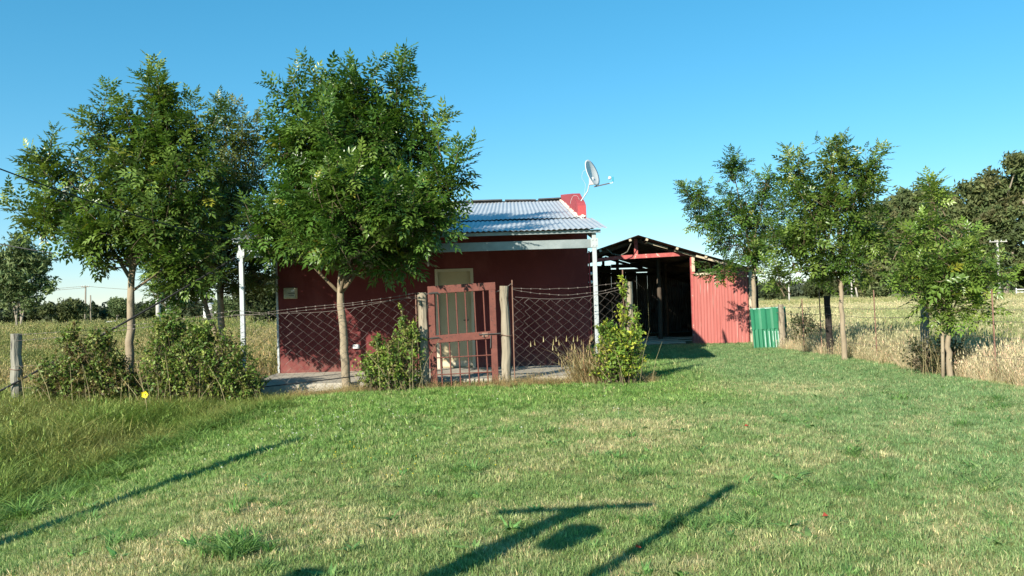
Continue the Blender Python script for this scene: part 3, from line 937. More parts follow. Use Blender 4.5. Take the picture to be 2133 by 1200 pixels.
def clump_template(seed=0, n=5):
    g = np.random.default_rng(seed)
    vs_, fs = [], []
    for k in range(n):
        d = g.normal(size=3); d /= np.linalg.norm(d)
        e = np.cross(d, g.normal(size=3)); e /= np.linalg.norm(e)
        c = g.normal(size=3) * 0.28
        n0 = len(vs_)
        vs_.extend([c - d * 0.5, c + e * 0.16, c + d * 0.5, c - e * 0.16])
        fs.extend([(n0, n0 + 1, n0 + 2), (n0, n0 + 2, n0 + 3)])
    return np.array(vs_), np.array(fs)


def place(tv, tf, pos, axis_, nrm, scl, tint):
    """copies of a template: Y along axis_, Z near nrm"""
    a = axis_ / (np.linalg.norm(axis_, axis=1, keepdims=True) + 1e-9)
    x = np.cross(a, nrm)
    x /= (np.linalg.norm(x, axis=1, keepdims=True) + 1e-9)
    z = np.cross(x, a)
    N, K = len(pos), len(tv)
    v = (pos[:, None, :] + scl[:, None, None] * (tv[None, :, 0:1] * x[:, None, :] + tv[None, :, 1:2] * a[:, None, :] + tv[None, :, 2:3] * z[:, None, :])).reshape(-1, 3)
    f = (tf[None, :, :] + (np.arange(N) * K)[:, None, None]).reshape(-1, tf.shape[1])
    t = np.repeat(tint, K, axis=0)
    return v, f, t


def unit(v):
    return v / (np.linalg.norm(v, axis=-1, keepdims=True) + 1e-9)


ASH = leaf_template_compound()
SIMPLE = leaf_template_simple(0.058, 0.036)


def bezier(a, b, c, n):
    t = np.linspace(0, 1, n)[:, None]
    return (1 - t) ** 2 * a + 2 * t * (1 - t) * b + t * t * c


def make_tree(name, label, base, trunk, r0, blobs, density, seed, colours, cat='tree', group=None, tmpl=ASH, leaf_scale=1.0, twig_len=0.5, per_twig=9, bark='bark', droop=0.22, up=0.6, limb_r=0.028, fork=0.55, extra_trunks=(), shoots=26, shoot_len=0.5):
    """trunk with limbs, twigs and compound leaves spread through the blobs (x, y, z, rx, ry, rz, weight)"""
    g = np.random.default_rng(seed)
    random.seed(seed)
    root = empty(name, base)
    tag(root, label, cat, group)
    tp = np.array(trunk, dtype=float)
    mb = MB()
    n = len(tp)
    fine = []
    for i in range(n - 1):
        for t in np.linspace(0, 1, 5)[:-1]:
            fine.append(tp[i] * (1 - t) + tp[i + 1] * t)
    fine.append(tp[-1])
    fine = np.array(fine)
    fine[1:-1] += g.normal(size=(len(fine) - 2, 3)) * [0.008, 0.008, 0]
    rr = [r0 * (1.25 if i == 0 else 1.0) * (1 - 0.5 * i / (len(fine) - 1)) for i in range(len(fine))]
    mb.tube([tuple(p) for p in fine], rr, 10, True, 0.05)
    for et in extra_trunks:
        mb.tube([tuple(p) for p in et[0]], et[1], 8, True, 0.05)
    mb.build('trunk', M[bark], root, smooth=True)
    limbs, lrad = [], []
    mbb = MB()
    for bl in blobs:
        c = np.array(bl[:3])
        hi = fine[fine[:, 2] < c[2] - 0.05]
        cand = fine[int(len(fine) * fork):]
        cand = cand[cand[:, 2] < c[2] + 0.1] if (cand[:, 2] < c[2] + 0.1).any() else cand[:1]
        s = cand[g.integers(len(cand))]
        e = c + np.array([0, 0, bl[5] * 0.55])
        mid = s * 0.5 + c * 0.5 + np.array([0, 0, 0.12]) + g.normal(size=3) * 0.06
        cur = bezier(s, mid, e, 12)
        limbs.append(cur)
        lr = limb_r * (0.6 + 0.6 * np.linalg.norm(e - s) / 2)
        mbb.tube([tuple(p) for p in cur], list(np.linspace(lr, 0.006, 12)), 6, True)
    L = np.concatenate(limbs + [fine[int(len(fine) * fork):]])
    pos, ax, nr, sc, ti = [], [], [], [], []
    cols = np.array(colours) * 1.1
    # straight young shoots standing out of the crown
    BC, BR = np.array([b[:3] for b in blobs]), np.array([b[3:6] for b in blobs])
    made = 0
    for _ in range(shoots * 12):
        if made >= shoots: break
        k = g.integers(len(blobs))
        d = unit(g.normal(size=3) + np.array([0, 0, 0.7]))
        if d[2] < -0.1: continue
        p = BC[k] + d * BR[k] * 0.95
        if (np.sum(((p - BC) / BR) ** 2, axis=1) < 0.85).any(): continue
        made += 1
        sd = unit(d * [0.8, 0.8, 0.3] + [0, 0, 0.75] + g.normal(size=3) * 0.15)
        sl = shoot_len * g.uniform(0.6, 1.2)
        st = p - sd * 0.25
        mbb.tube([tuple(st - sd * 0.3), tuple(st + sd * sl * .5 + g.normal(size=3) * .015), tuple(st + sd * (sl + 0.2))], [0.011, 0.007, 0.003], 4, False)
        cc = cols[g.integers(len(cols))] * g.uniform(0.95, 1.3)
        e1 = unit(np.cross(sd, [0.3, 0.2, 1.0])); e2 = np.cross(sd, e1)
        m = int(9 + sl * 22)
        for q in range(m):
            t = (q // 2 * 2) / m
            a = (q // 2) * 1.57 + (q % 2) * 3.14 + g.normal() * 0.35
            lat = e1 * math.cos(a) + e2 * math.sin(a)
            pos.append(st + sd * (0.05 + t * (sl + 0.15)))
            ax.append(lat * (1 - 0.55 * t) + sd * (0.3 + 0.8 * t) + np.array([0, 0, -0.1]) + g.normal(size=3) * 0.12)
            nr.append(np.array([0, 0, 1.0]) - lat * 0.3 + g.normal(size=3) * 0.4 + sd * .2)
            sc.append(leaf_scale * g.uniform(0.75, 1.1) * (1 - 0.35 * t))
            ti.append(cc * g.uniform(0.9, 1.2) * (1 + 0.3 * t) * np.array([1.1, 1.0, 1.05]))
    for bl in blobs:
        c, r, wt = np.array(bl[:3]), np.array(bl[3:6]), (bl[6] if len(bl) > 6 else 1.0)
        r = r * 0.93
        nt = max(5, int(density * wt * (r[0] * r[1] * r[2]) ** (0.75) * 125))
        for _ in range(nt):
            d = unit(g.normal(size=3))
            p = c + d * r * (g.random() ** 0.42)
            tdir = unit(d * 0.55 + np.array([0, 0, up]) + g.normal(size=3) * 0.38)
            tl = twig_len * g.uniform(0.6, 1.25) * min(1.0, 0.35 + float(np.mean(r)) / 0.5)
            st = p - tdir * tl * 0.5
            dist = np.linalg.norm((L - st) * [1, 1, 1.3], axis=1) + 0.4 * np.maximum(0, L[:, 2] - st[2])
            nb = L[np.argmin(dist)]
            tw = np.concatenate([bezier(nb, (nb + st) / 2 + [0, 0, 0.05], st, 4)[:-1], bezier(st, st + tdir * tl * 0.5 + g.normal(size=3) * 0.03, st + tdir * tl, 4)])
            mbb.tube([tuple(q) for q in tw], list(np.linspace(0.010, 0.003, len(tw))), 3, False)
            tipc = cols[g.integers(len(cols))] * g.uniform(0.75, 1.25)
            ph = g.random() * 6.28
            for k in range(per_twig):
                t = (k // 2) / max(1, (per_twig - 1) // 2)
                q = st + tdir * tl * (0.12 + 0.86 * t)
                e1 = unit(np.cross(tdir, [0.3, 0.2, 1.0]))
                e2 = np.cross(tdir, e1)
                a = ph + (k // 2) * 1.57 + (k % 2) * 3.14 + g.normal() * 0.3
                lat = e1 * math.cos(a) + e2 * math.sin(a)
                spread = 1.0 - 0.55 * t
                pos.append(q)
                ax.append(lat * spread + tdir * (0.35 + 0.5 * t) + np.array([0, 0, -droop]) + g.normal(size=3) * 0.15)
                nr.append(np.array([0, 0, 1.0]) + lat * -0.3 + g.normal(size=3) * 0.45 + tdir * 0.2)
                sc.append(leaf_scale * g.uniform(0.55, 1.25) * (1 - 0.25 * t))
                young = 1 + 0.25 * t
                ti.append(tipc * g.uniform(0.8, 1.2) * young if g.random() > 0.012 else np.array([0.30, 0.30, 0.04]))
    mbb.build('branches', M['twig'], root, smooth=True)
    v, f, t = place(tmpl[0], tmpl[1], np.array(pos), np.array(ax), np.array(nr), np.array(sc), np.array(ti))
    np_mesh('crown', v, f, M['leaf' if tmpl is ASH else 'shrub_leaf'], root, tint=t)
    return root


ASH_COL = [(0.056, 0.112, 0.018), (0.072, 0.135, 0.022), (0.042, 0.092, 0.015), (0.098, 0.158, 0.028)]
ASH_COL2 = [(0.070, 0.125, 0.020), (0.10, 0.160, 0.028), (0.125, 0.18, 0.036), (0.058, 0.105, 0.02)]
ASH_COL3 = [(0.11, 0.18, 0.03), (0.15, 0.23, 0.04), (0.19, 0.26, 0.05), (0.09, 0.15, 0.026)]
DIM = lambda b, y, s: [(x, yy if yy is not None else 0, z, rx, rx * s, rz, w) for (x, yy, z, rx, rz, w) in b]

# big ash before the house
B = [(0.15, 0, 4.15, 1.25, 1.0, 1.25), (0.1, 0, 3.3, 1.5, 0.85, 1.35), (-0.75, 0.2, 3.3, 0.8, 0.75, 1.0), (1.2, -.5, 3.15, 0.8, 0.55, 1.2), (1.2, -1.3, 3.0, 0.65, 0.45, 1.2), (0.3, -1.2, 3.3, 0.75, 0.65, 1.0), (0.4, -1.2, 2.5, 0.55, 0.32, 1.0),
     (2.05, -1.1, 3.38, 0.26, 0.42, 1.4), (1.72, -1.2, 2.82, 0.42, 0.28, 1.3), (-0.88, 0, 5.05, 0.2, 0.45, 1.2), (-0.15, 0.1, 5.2, 0.45, 0.42, 1.3),
     (0.42, -.1, 5.0, 0.3, 0.4, 1.3), (1.02, 0, 4.95, 0.25, 0.48, 1.4), (1.5, 0, 4.3, 0.34, 0.4, 1.3), (-1.05, 0, 2.75, 0.62, 0.42, 1.2),
     (-0.2, -.5, 2.5, 0.55, 0.32, 1.2), (0.95, -.3, 2.4, 0.65, 0.38, 1.3), (-0.9, 0, 4.3, 0.55, 0.5, 1.2), (-1.5, 0, 2.9, 0.5, 0.42, 1.1)]
make_tree('ash_tree', 'dense dark green ash tree with straight trunk before the red house', (-2.93, 14.25, gz(-2.93, 14.25)),
          [(0, 0, -0.1), (-0.02, 0, 0.7), (-0.06, 0, 1.5), (-0.03, 0, 2.3), (0.0, 0, 3.2)], 0.085, [(b[0] * 0.93 + 0.06, *b[1:3], b[3] * 0.9, *b[4:]) for b in DIM(B, 0, 0.95)], 1.2, 11, ASH_COL, shoots=34, leaf_scale=1.18, shoot_len=0.6)
# wide ash at the left
B = [(0.65, 0, 4.75, 0.6, 0.6, 1.1), (0.65, 0, 5.3, 0.13, 0.22, 1.6), (-0.42, 0, 4.85, 0.28, 0.5, 1.0), (-1.5, 0, 4.3, 0.22, 0.38, 1.0), (-0.95, 0, 4.3, 0.28, 0.42, 1.0), (0.6, 0, 4.1, 1.2, 0.95, 1.0),
     (-0.8, 0, 3.7, 0.65, 0.45, 1.0), (-1.4, 0, 3.3, 0.36, 0.24, 1.1), (0.35, 0, 3.1, 1.25, 0.6, 1.1), (-0.6, 0, 2.95, 0.75, 0.4, 1.0), (1.1, 0, 2.45, 0.7, 0.5, 1.0), (0.15, 0, 4.75, .3, .45, .9), (1.25, 0, 4.7, 0.3, 0.4, 0.9)]
make_tree('ash_tree', 'spreading ash tree with pale forked trunk behind the shrubs by the field', (-6.86, 14.55, gz(-6.86, 14.55)),
          [(0, 0, -0.1), (0.02, 0, 0.9), (0.06, 0, 1.8), (0.10, 0, 2.65), (0.14, 0, 3.2)], 0.085, DIM(B, 0, 0.8), 1.0, 12, ASH_COL2, leaf_scale=1.2, shoots=32, shoot_len=0.62,
          extra_trunks=(([(0.1, 0, 2.45), (0.26, -0.05, 2.62), (0.42, -0.08, 2.8), (0.7, -.1, 3.2)], [0.05, 0.045, 0.035, 0.02]), ([(0.5, 0, 2.5), (0.7, 0, 2.62), (1.0, 0, 2.9)], [0.03, 0.028, 0.02])))
B = [(0.35, 0, 4.8, 0.6, 0.7, 1.1), (0.2, 0, 3.9, 0.9, 0.8, 1.0), (0.0, 0, 3.1, 1.1, 0.7, 1.0), (0.3, 0, 2.2, 0.9, 0.5, 1.0)]
make_tree('ash_tree', 'yellowish ash tree growing just behind the corner porch post', (-6.05, 17.0, 0), [(0, 0, -0.1), (0.0, 0, 0.8), (-0.05, 0, 1.8), (0.05, 0, 3.0)], 0.09, DIM(B, 0, 0.8), 1.1, 13,
          [(0.10, 0.125, 0.03), (0.075, 0.115, 0.025), (0.12, 0.14, 0.04)])
B = [(-0.5, 0, 2.6, 0.9, 0.6, 1.0), (-0.7, 0, 1.9, 0.8, 0.4, 1.0), (-0.9, 0, 3.4, 0.7, 0.6, 1.0)]
make_tree('ash_tree', 'low leaning ash tree in the shade between two taller ash trees', (-6.5, 17.6, 0), [(0.2, 0, -0.1), (0.12, 0, 0.8), (-0.1, 0, 1.5), (-0.3, 0, 2.2)], 0.075, DIM(B, 0, 0.8), 1.1, 14, ASH_COL)
# right-hand row
B = [(-0.48, 0, 4.75, 0.26, 0.5, 1.2), (-1.45, 0, 4.05, 0.34, 0.32, 1.2), (-1.15, 0, 3.55, 0.5, 0.28, 1.1), (0.38, 0, 4.3, 0.3, 0.48, 1.1), (-0.2, 0, 3.75, 0.75, 0.55, 0.9), (-0.6, 0, 2.95, 0.6, 0.35, 1.0),
     (0.15, 0, 2.55, 0.5, 0.38, 1.2), (-0.9, -.2, 2.1, 0.55, 0.14, 1.4), (0.85, 0, 3.9, 0.3, 0.4, 1.0), (0.5, 0, 3.2, 0.5, 0.5, 1.0)]
make_tree('ash_tree', 'airy young ash tree beside the corner of the red shed', (6.62, 22.35, 0), [(0, 0, -0.1), (-0.02, 0, 1.0), (0.0, 0, 1.9), (0.1, 0, 2.4), (0.05, 0, 3.2)], 0.075, DIM(B, 0, 0.8), 1.15, 15, ASH_COL, leaf_scale=1.05)
B = [(-0.12, 0, 4.2, 0.24, 0.45, 1.3), (-0.85, 0, 3.85, 0.28, 0.42, 1.2), (0.5, 0, 3.75, 0.3, 0.5, 1.2), (-0.15, 0, 3.2, 0.85, 0.65, 1.0), (-0.65, 0, 2.5, 0.6, 0.45, 1.1), (0.5, 0, 2.6, 0.55, 0.55, 1.0), (-0.1, 0, 2.0, 0.7, 0.3, 1.2),
     (-1.1, 0, 2.35, 0.35, 0.35, 1.0), (-1.25, 0, 1.75, 0.28, 0.16, 1.2), (0.2, 0, 3.9, 0.3, 0.35, 1.0)]
make_tree('ash_tree', 'young ash tree with thin pale trunk at the edge of dry grass', (6.92, 17.1, 0), [(0, 0, -0.1), (-0.02, 0, 0.6), (-0.03, 0, 1.3), (-0.02, 0, 1.8), (0, 0, 2.8)], 0.062, DIM(B, 0, 0.8), 1.3, 16, ASH_COL2, leaf_scale=1.1)
B = [(-0.05, 0, 1.7, 0.72, 0.5, 1.0), (-0.6, 0, 1.8, 0.45, 0.36, 1.0), (0.48, 0, 1.6, 0.45, 0.45, 1.0), (-0.1, 0, 1.1, 0.5, 0.3, 0.9), (0.45, 0, 1.05, 0.3, 0.22, 0.9), (-0.17, 0, 2.95, 0.06, 0.2, 0.8), (-0.2, 0, 2.45, 0.12, 0.22, 0.9), (0.3, 0, 2.15, 0.2, 0.3, 1.0), (-0.6, 0, 2.2, 0.2, 0.22, 0.9)]
make_tree('ash_tree', 'low bushy young ash tree with split trunk in the dry grass', (7.02, 13.2, 0), [(0, 0, -0.1), (0.0, 0, 0.4), (0.0, 0, 0.75), (0.08, 0, 1.3), (0.1, 0, 1.9)], 0.05, DIM(B, 0, 0.8), 1.3, 17, ASH_COL3, shoots=10, shoot_len=0.22,
          limb_r=0.02, extra_trunks=(([(-0.12, -0.02, -0.1), (-0.10, 0, 0.35), (-0.09, 0, 0.75), (-0.2, 0, 1.5)], [0.03, 0.028, 0.026, 0.015]),), leaf_scale=0.92, twig_len=0.4)

# ------------------------------------------------------------------ shrubs
def make_shrub(name, label, base, blobs, n_per, seed, colours, leaf_scale=1.0, stems=14, dry_stalks=30, spread=0.4, cat='shrub'):
    g = np.random.default_rng(seed)
    random.seed(seed)
    root = empty(name, base)
    tag(root, label, cat, 'shrubs along the fence')
    cols = np.array(colours) * np.array([1.08, 1.22, 1.1])
    mb = MB()
    pos, ax, nr, sc, ti = [], [], [], [], []
    for bl in blobs:
        c, r = np.array(bl[:3]), np.array(bl[3:6])
        nt = max(12, int(n_per * (r[0] * r[1] * r[2]) ** 0.75 * 1100))
        for _ in range(nt):
            d = unit(g.normal(size=3))
            p = c + d * r * (g.random() ** 0.4)
            p[2] = max(p[2], 0.03)
            td = unit(d * 0.6 + [0, 0, 0.5] + g.normal(size=3) * 0.5)
            tl = g.uniform(0.15, 0.4) * min(1.0, float(np.mean(r)) / 0.32)
            st = p - td * tl * 0.5
            s0 = c + np.array([g.normal() * 0.1, g.normal() * 0.1, -c[2] + 0.0]) if g.random() < 0.22 else c + (st - c) * 0.35
            mb.tube([tuple(s0), tuple((s0 + st) / 2 + [0, 0, 0.05]), tuple(st), tuple(st + td * tl)], [0.007, 0.005, 0.003, 0.0015], 3, False)
            cc = cols[g.integers(len(cols))] * g.uniform(0.7, 1.25)
            m = 12
            for k in range(m):
                t = k / (m - 1)
                pos.append(st + td * tl * t)
                lat = unit(g.normal(size=3))
                ax.append(lat + td * 0.4)
                nr.append(np.array([0, 0, 1.0]) + g.normal(size=3) * 0.6)
                sc.append(leaf_scale * g.uniform(0.6, 1.3))
                ti.append(cc * g.uniform(0.8, 1.2))
    mb.build('stems', M['twig'], root)
    v, f, t = place(SIMPLE[0], SIMPLE[1], np.array(pos), np.array(ax), np.array(nr), np.array(sc), np.array(ti))
    np_mesh('foliage', v, f, M['shrub_leaf'], root, tint=t)
    if dry_stalks:
        mb = MB()
        for _ in range(dry_stalks):
            bl = blobs[g.integers(len(blobs))]
            x, y = bl[0] + g.normal() * bl[3] * 0.8, bl[1] - abs(g.normal()) * bl[4] * 0.8
            h = g.uniform(0.3, 1.0)
            lx, ly = g.normal() * 0.2, g.normal() * 0.1 - 0.03
            mb.tube([(x, y, -0.02), (x + lx * 0.4, y + ly * 0.4, h * 0.55), (x + lx, y + ly, h)], [0.005, 0.004, 0.002], 3, False)
        mb.build('dry_stalks', M['stalk'], root)
    return root


SH = [(0.12, 0.185, 0.035), (0.18, 0.23, 0.05), (0.25, 0.26, 0.065), (0.20, 0.17, 0.06), (0.095, 0.14, 0.03)]
SH_BROWN = [(0.13, 0.175, 0.04), (0.18, 0.215, 0.05), (0.20, 0.14, 0.055), (0.15, 0.10, 0.045), (0.25, 0.24, 0.08), (0.09, 0.13, 0.03)]
SH_YEL = [(0.19, 0.26, 0.04), (0.30, 0.33, 0.045), (0.42, 0.38, 0.055), (0.12, 0.19, 0.032), (0.14, 0.20, 0.036)]
make_shrub('shrub', 'brownish green tangled shrub beside the lone grey fence post', (-7.0, 13.45, gz(-7.0, 13.45)),
           [(0.0, 0, 0.65, 0.55, 0.4, 0.55), (0.45, 0, 0.45, 0.35, 0.35, 0.4), (-0.5, 0, 0.5, 0.4, 0.35, 0.45), (-0.3, 0, 1.25, 0.17, 0.15, 0.25), (0.2, 0, 1.15, 0.22, 0.2, 0.2)], 2.3, 21, SH_BROWN)
make_shrub('shrub', 'wide green shrub overgrowing the fence in front of the porch post', (-5.05, 13.45, gz(-5.05, 13.45)),
           [(0.0, 0, 0.7, 0.75, 0.4, 0.6), (-0.65, 0, 0.75, 0.4, 0.35, 0.6), (0.55, 0, 0.36, 0.36, 0.3, 0.34), (-0.1, 0, 1.2, 0.28, 0.25, 0.22), (-0.6, 0, 1.35, 0.25, 0.25, 0.25)], 2.3, 22, SH)
make_shrub('shrub', 'leafy green shrub against the timber post at the hinge of the gate', (-1.95, 13.6, gz(-1.95, 13.6)),
           [(0.0, 0, 0.42, 0.42, 0.25, 0.42), (0.18, 0.05, 0.85, 0.2, 0.17, 0.32), (-0.35, 0, 0.32, 0.28, 0.22, 0.3), (0.1, 0.1, 1.25, 0.06, 0.06, 0.25), (-0.3, 0, 0.75, 0.12, 0.12, 0.2)], 2.4, 23, SH + SH_YEL[:1])
make_shrub('shrub', 'yellow green shrub and creeper climbing the fence post by the shed', (1.66, 13.62, 0),
           [(-0.02, 0, 0.45, 0.36, 0.28, 0.42), (0.18, 0, 0.48, 0.32, 0.26, 0.44), (0.22, 0.2, 1.15, 0.07, 0.07, 0.4), (0.23, 0.22, 1.62, 0.06, 0.06, 0.2), (0.42, 0.2, 0.95, 0.08, 0.09, 0.34), (-0.12, 0, 0.92, 0.16, 0.12, 0.12)], 2.6, 24, SH_YEL)
make_shrub('shrub', 'small dark scrubby bush in the dry grass by the wooden post', (7.5, 21.2, 0), [(0, 0, 0.7, 0.3, 0.3, 0.4), (0.1, 0, 0.4, 0.4, 0.3, 0.35)], 0.7, 25, [(0.05, 0.065, 0.025), (0.07, 0.08, 0.035)], dry_stalks=10)
make_shrub('shrub', 'dusky weedy bush at the foot of the low bushy ash tree', (7.3, 13.7, 0), [(0, 0, 0.3, 0.35, 0.3, 0.3), (-0.35, 0.2, 0.3, 0.3, 0.3, 0.3)], 0.8, 26, [(0.05, 0.055, 0.022), (0.075, 0.07, 0.035)], dry_stalks=20)

# ------------------------------------------------------------------ grass
def tuft_mesh(name, n, h, spread, width, bend, seed, seg=2, heads=0):
    g = np.random.default_rng(seed)
    vs_, fs, bl_ = [], [], []
    for k in range(n):
        a, rad = g.random() * 6.283, spread * math.sqrt(g.random())
        bx, by = rad * math.cos(a), rad * math.sin(a)
        da = a + g.normal() * 0.9
        hh = h * g.uniform(0.45, 1.15)
        bn = bend * g.uniform(0.3, 1.4) * hh
        wd = width * g.uniform(0.7, 1.3)
        px, py = -math.sin(da + g.normal() * .6), math.cos(da + g.normal() * .6)
        n0 = len(vs_)
        for s in range(seg):
            t = s / seg
            ox, oy, oz = bn * t * t * math.cos(da), bn * t * t * math.sin(da), hh * (t - 0.25 * bend * t * t)
            ww = wd * (1 - 0.45 * t) / 2
            vs_ += [(bx + ox - px * ww, by + oy - py * ww, oz), (bx + ox + px * ww, by + oy + py * ww, oz)]
            if s:
                i = n0 + 2 * s
                fs.append((i - 2, i - 1, i + 1, i))
        vs_.append((bx + bn * math.cos(da), by + bn * math.sin(da), hh * (1 - 0.25 * bend)))
        i = n0 + 2 * seg
        fs.append((i - 2, i - 1, i))
        if k < heads:
            tx, ty, tz = bx + bn * math.cos(da), by + bn * math.sin(da), hh * (1 - 0.25 * bend)
            n0 = len(vs_)
            w2 = width * 1.6
            vs_ += [(tx - w2, ty, tz), (tx, ty - w2, tz + .01), (tx + w2, ty, tz), (tx + .01, ty, tz + 0.13 * h), (tx, ty + w2, tz + .01)]
            fs += [(n0, n0 + 1, n0 + 3), (n0 + 1, n0 + 2, n0 + 3), (n0 + 2, n0 + 4, n0 + 3)]
        tone = g.uniform(0.62, 1.32) * (np.array([1.9, 1.5, 1.7]) if g.random() < 0.14 else np.array([1.0, 1.0, 1.0]))
        bl_ += [tone] * (len(vs_) - len(bl_))
    me = bpy.data.meshes.new(name)
    me.from_pydata(vs_, [], fs)
    ba_ = me.attributes.new('blade', 'FLOAT_COLOR', 'POINT')
    ba_.data.foreach_set('color', np.concatenate([np.array(bl_), np.ones((len(bl_), 1))], 1).astype(np.float32).ravel())
    me.materials.append(M['grass_blade'])
    return me


def tuft_set(name, count, **kw):
    c = bpy.data.collections.new(name)
    for k in range(count):
        c.objects.link(bpy.data.objects.new('tuft', tuft_mesh('tuft', seed=100 + k, **kw)))
    return c


def scatter(name, label, x, y, scale, tint, coll, ncoll, seed, tilt=0.25, cat='grass', z=None):
    g = np.random.default_rng(seed)
    n = len(x)
    me = bpy.data.meshes.new(name)
    me.vertices.add(n)
    z = zg(x, y) - 0.004 if z is None else z
    me.vertices.foreach_set('co', np.stack([x, y, z], 1).astype(np.float32).ravel())
    rot = np.stack([g.normal(size=n) * tilt * 0.5, g.normal(size=n) * tilt * 0.5, g.random(n) * 6.283], 1)
    def at_(nm, ty, data, fld):
        a = me.attributes.new(nm, ty, 'POINT')
        a.data.foreach_set(fld, np.ascontiguousarray(data).ravel())
    at_('rot', 'FLOAT_VECTOR', rot.astype(np.float32), 'vector')
    s3 = np.stack([scale * g.uniform(.85, 1.15, n), scale * g.uniform(.85, 1.15, n), scale * g.uniform(.7, 1.25, n)], 1)
    at_('scl', 'FLOAT_VECTOR', s3.astype(np.float32), 'vector')
    at_('idx', 'INT', g.integers(0, ncoll, n).astype(np.int32), 'value')
    t4 = np.ones((n, 4), dtype=np.float32)
    t4[:, :3] = tint
    at_('tint', 'FLOAT_COLOR', t4, 'color')
    o = link_mesh(name, me, None)
    ng = bpy.data.node_groups.new(name, 'GeometryNodeTree')
    ng.interface.new_socket('Geometry', in_out='INPUT', socket_type='NodeSocketGeometry')
    ng.interface.new_socket('Geometry', in_out='OUTPUT', socket_type='NodeSocketGeometry')
    N, Lk = ng.nodes, ng.links
    gi, go = N.new('NodeGroupInput'), N.new('NodeGroupOutput')
    ci = N.new('GeometryNodeCollectionInfo')
    ci.inputs['Collection'].default_value = coll
    ci.inputs['Separate Children'].default_value = True
    ci.inputs['Reset Children'].default_value = True
    ip = N.new('GeometryNodeInstanceOnPoints')
    ip.inputs['Pick Instance'].default_value = True
    def named(nm, ty):
        a = N.new('GeometryNodeInputNamedAttribute')
        a.data_type = ty
        a.inputs['Name'].default_value = nm
        return next(s for s in a.outputs if s.name == 'Attribute' and s.enabled)
    Lk.new(gi.outputs[0], ip.inputs['Points'])
    Lk.new(ci.outputs[0], ip.inputs['Instance'])
    Lk.new(named('idx', 'INT'), ip.inputs['Instance Index'])
    e2r = N.new('FunctionNodeEulerToRotation')
    Lk.new(named('rot', 'FLOAT_VECTOR'), e2r.inputs[0])
    Lk.new(e2r.outputs[0], ip.inputs['Rotation'])
    Lk.new(named('scl', 'FLOAT_VECTOR'), ip.inputs['Scale'])
    Lk.new(ip.outputs[0], go.inputs[0])
    md = o.modifiers.new('scatter', 'NODES')
    md.node_group = ng
    tag(o, label, cat, kind='stuff')
    return o


def rand_in(n, x0, x1, y0, y1, g):
    return g.uniform(x0, x1, n), g.uniform(y0, y1, n)


def frustum(x, y, m=1.5):
    return np.abs(x) < 0.66 * y + m


def jitter_tint(base, n, g, s=0.18):
    return base * g.uniform(1 - s, 1 + s, (n, 1)) * (1 + g.normal(size=(n, 3)) * 0.04)


T_LAWN = tuft_set('lawn_tufts', 6, n=34, h=0.045, spread=0.075, width=0.0045, bend=0.7)
T_LUSH = tuft_set('lush_tufts', 5, n=30, h=0.065, spread=0.08, width=0.008, bend=0.8)
T_COARSE = tuft_set('coarse_tufts', 5, n=46, h=0.17, spread=0.07, width=0.010, bend=1.2, seg=3)
T_WEED = tuft_set('weed_rosettes', 4, n=11, h=0.055, spread=0.025, width=0.022, bend=1.5)
T_TALL = tuft_set('tall_tufts', 6, n=30, h=0.50, spread=0.11, width=0.009, bend=1.0, seg=3, heads=1)
T_DRY = tuft_set('dry_tufts', 6, n=34, h=0.62, spread=0.13, width=0.007, bend=0.6, seg=3, heads=8)
T_FIELD = tuft_set('field_tufts', 4, n=26, h=0.45, spread=0.35, width=0.022, bend=0.6, seg=2, heads=6)

g = np.random.default_rng(5)
GREEN = np.array([0.21, 0.33, 0.10])
BLUEG = np.array([0.175, 0.315, 0.125])
STRAW = np.array([0.56, 0.51, 0.27])
LUSH = np.array([0.19, 0.345, 0.075])
# short mown lawn
X, Y, S = [], [], []
for (y0, y1, dens, sc) in ((2.6, 6.5, 430, 0.85), (6.5, 10, 260, 1.0), (10, 14, 190, 1.1), (14, 25, 110, 1.35)):
    half = 0.66 * y1 + 1.5
    n = int(dens * 2 * half * (y1 - y0))
    a, b = rand_in(n, -half, min(half, 8.0), y0, y1, g)
    k = lawn_mask(a, b) & frustum(a, b)
    X.append(a[k]); Y.append(b[k]); S.append(np.full(k.sum(), sc))
X, Y, S = map(np.concatenate, (X, Y, S))
d = dryness(X, Y)
dd = np.clip(d * 0.75 + g.normal(size=len(X)) * 0.26, 0, 1)
blue = sm(0.5, 4.5, X) * 0.8
lushf = np.clip(sm(9.6, 11.8, Y) * (1 - sm(2.2, 4.2, X)) + sm(1.0, -3.0, X) * sm(6.0, 9, Y) * 0.8, 0, 1)
ba = GREEN[None] * (1 - blue[:, None]) + BLUEG[None] * blue[:, None]
ba = ba * (1 - lushf[:, None]) + LUSH[None] * lushf[:, None]
tint = ba * (1 - dd[:, None]) + STRAW[None] * dd[:, None]
tint *= g.uniform(0.7, 1.2, (len(X), 1))
is_lush = lushf > g.uniform(0.25, 0.9, len(X))
scatter('lawn_grass', 'short mown lawn grass, green with straw coloured patches', X[~is_lush], Y[~is_lush], S[~is_lush] * g.uniform(.8, 1.25, (~is_lush).sum()), tint[~is_lush], T_LAWN, 6, 51)
scatter('lawn_grass', 'lush bright green grass and clover in front of the fence', X[is_lush], Y[is_lush], S[is_lush] * g.uniform(.7, 1.2, is_lush.sum()), tint[is_lush], T_LUSH, 5, 52)
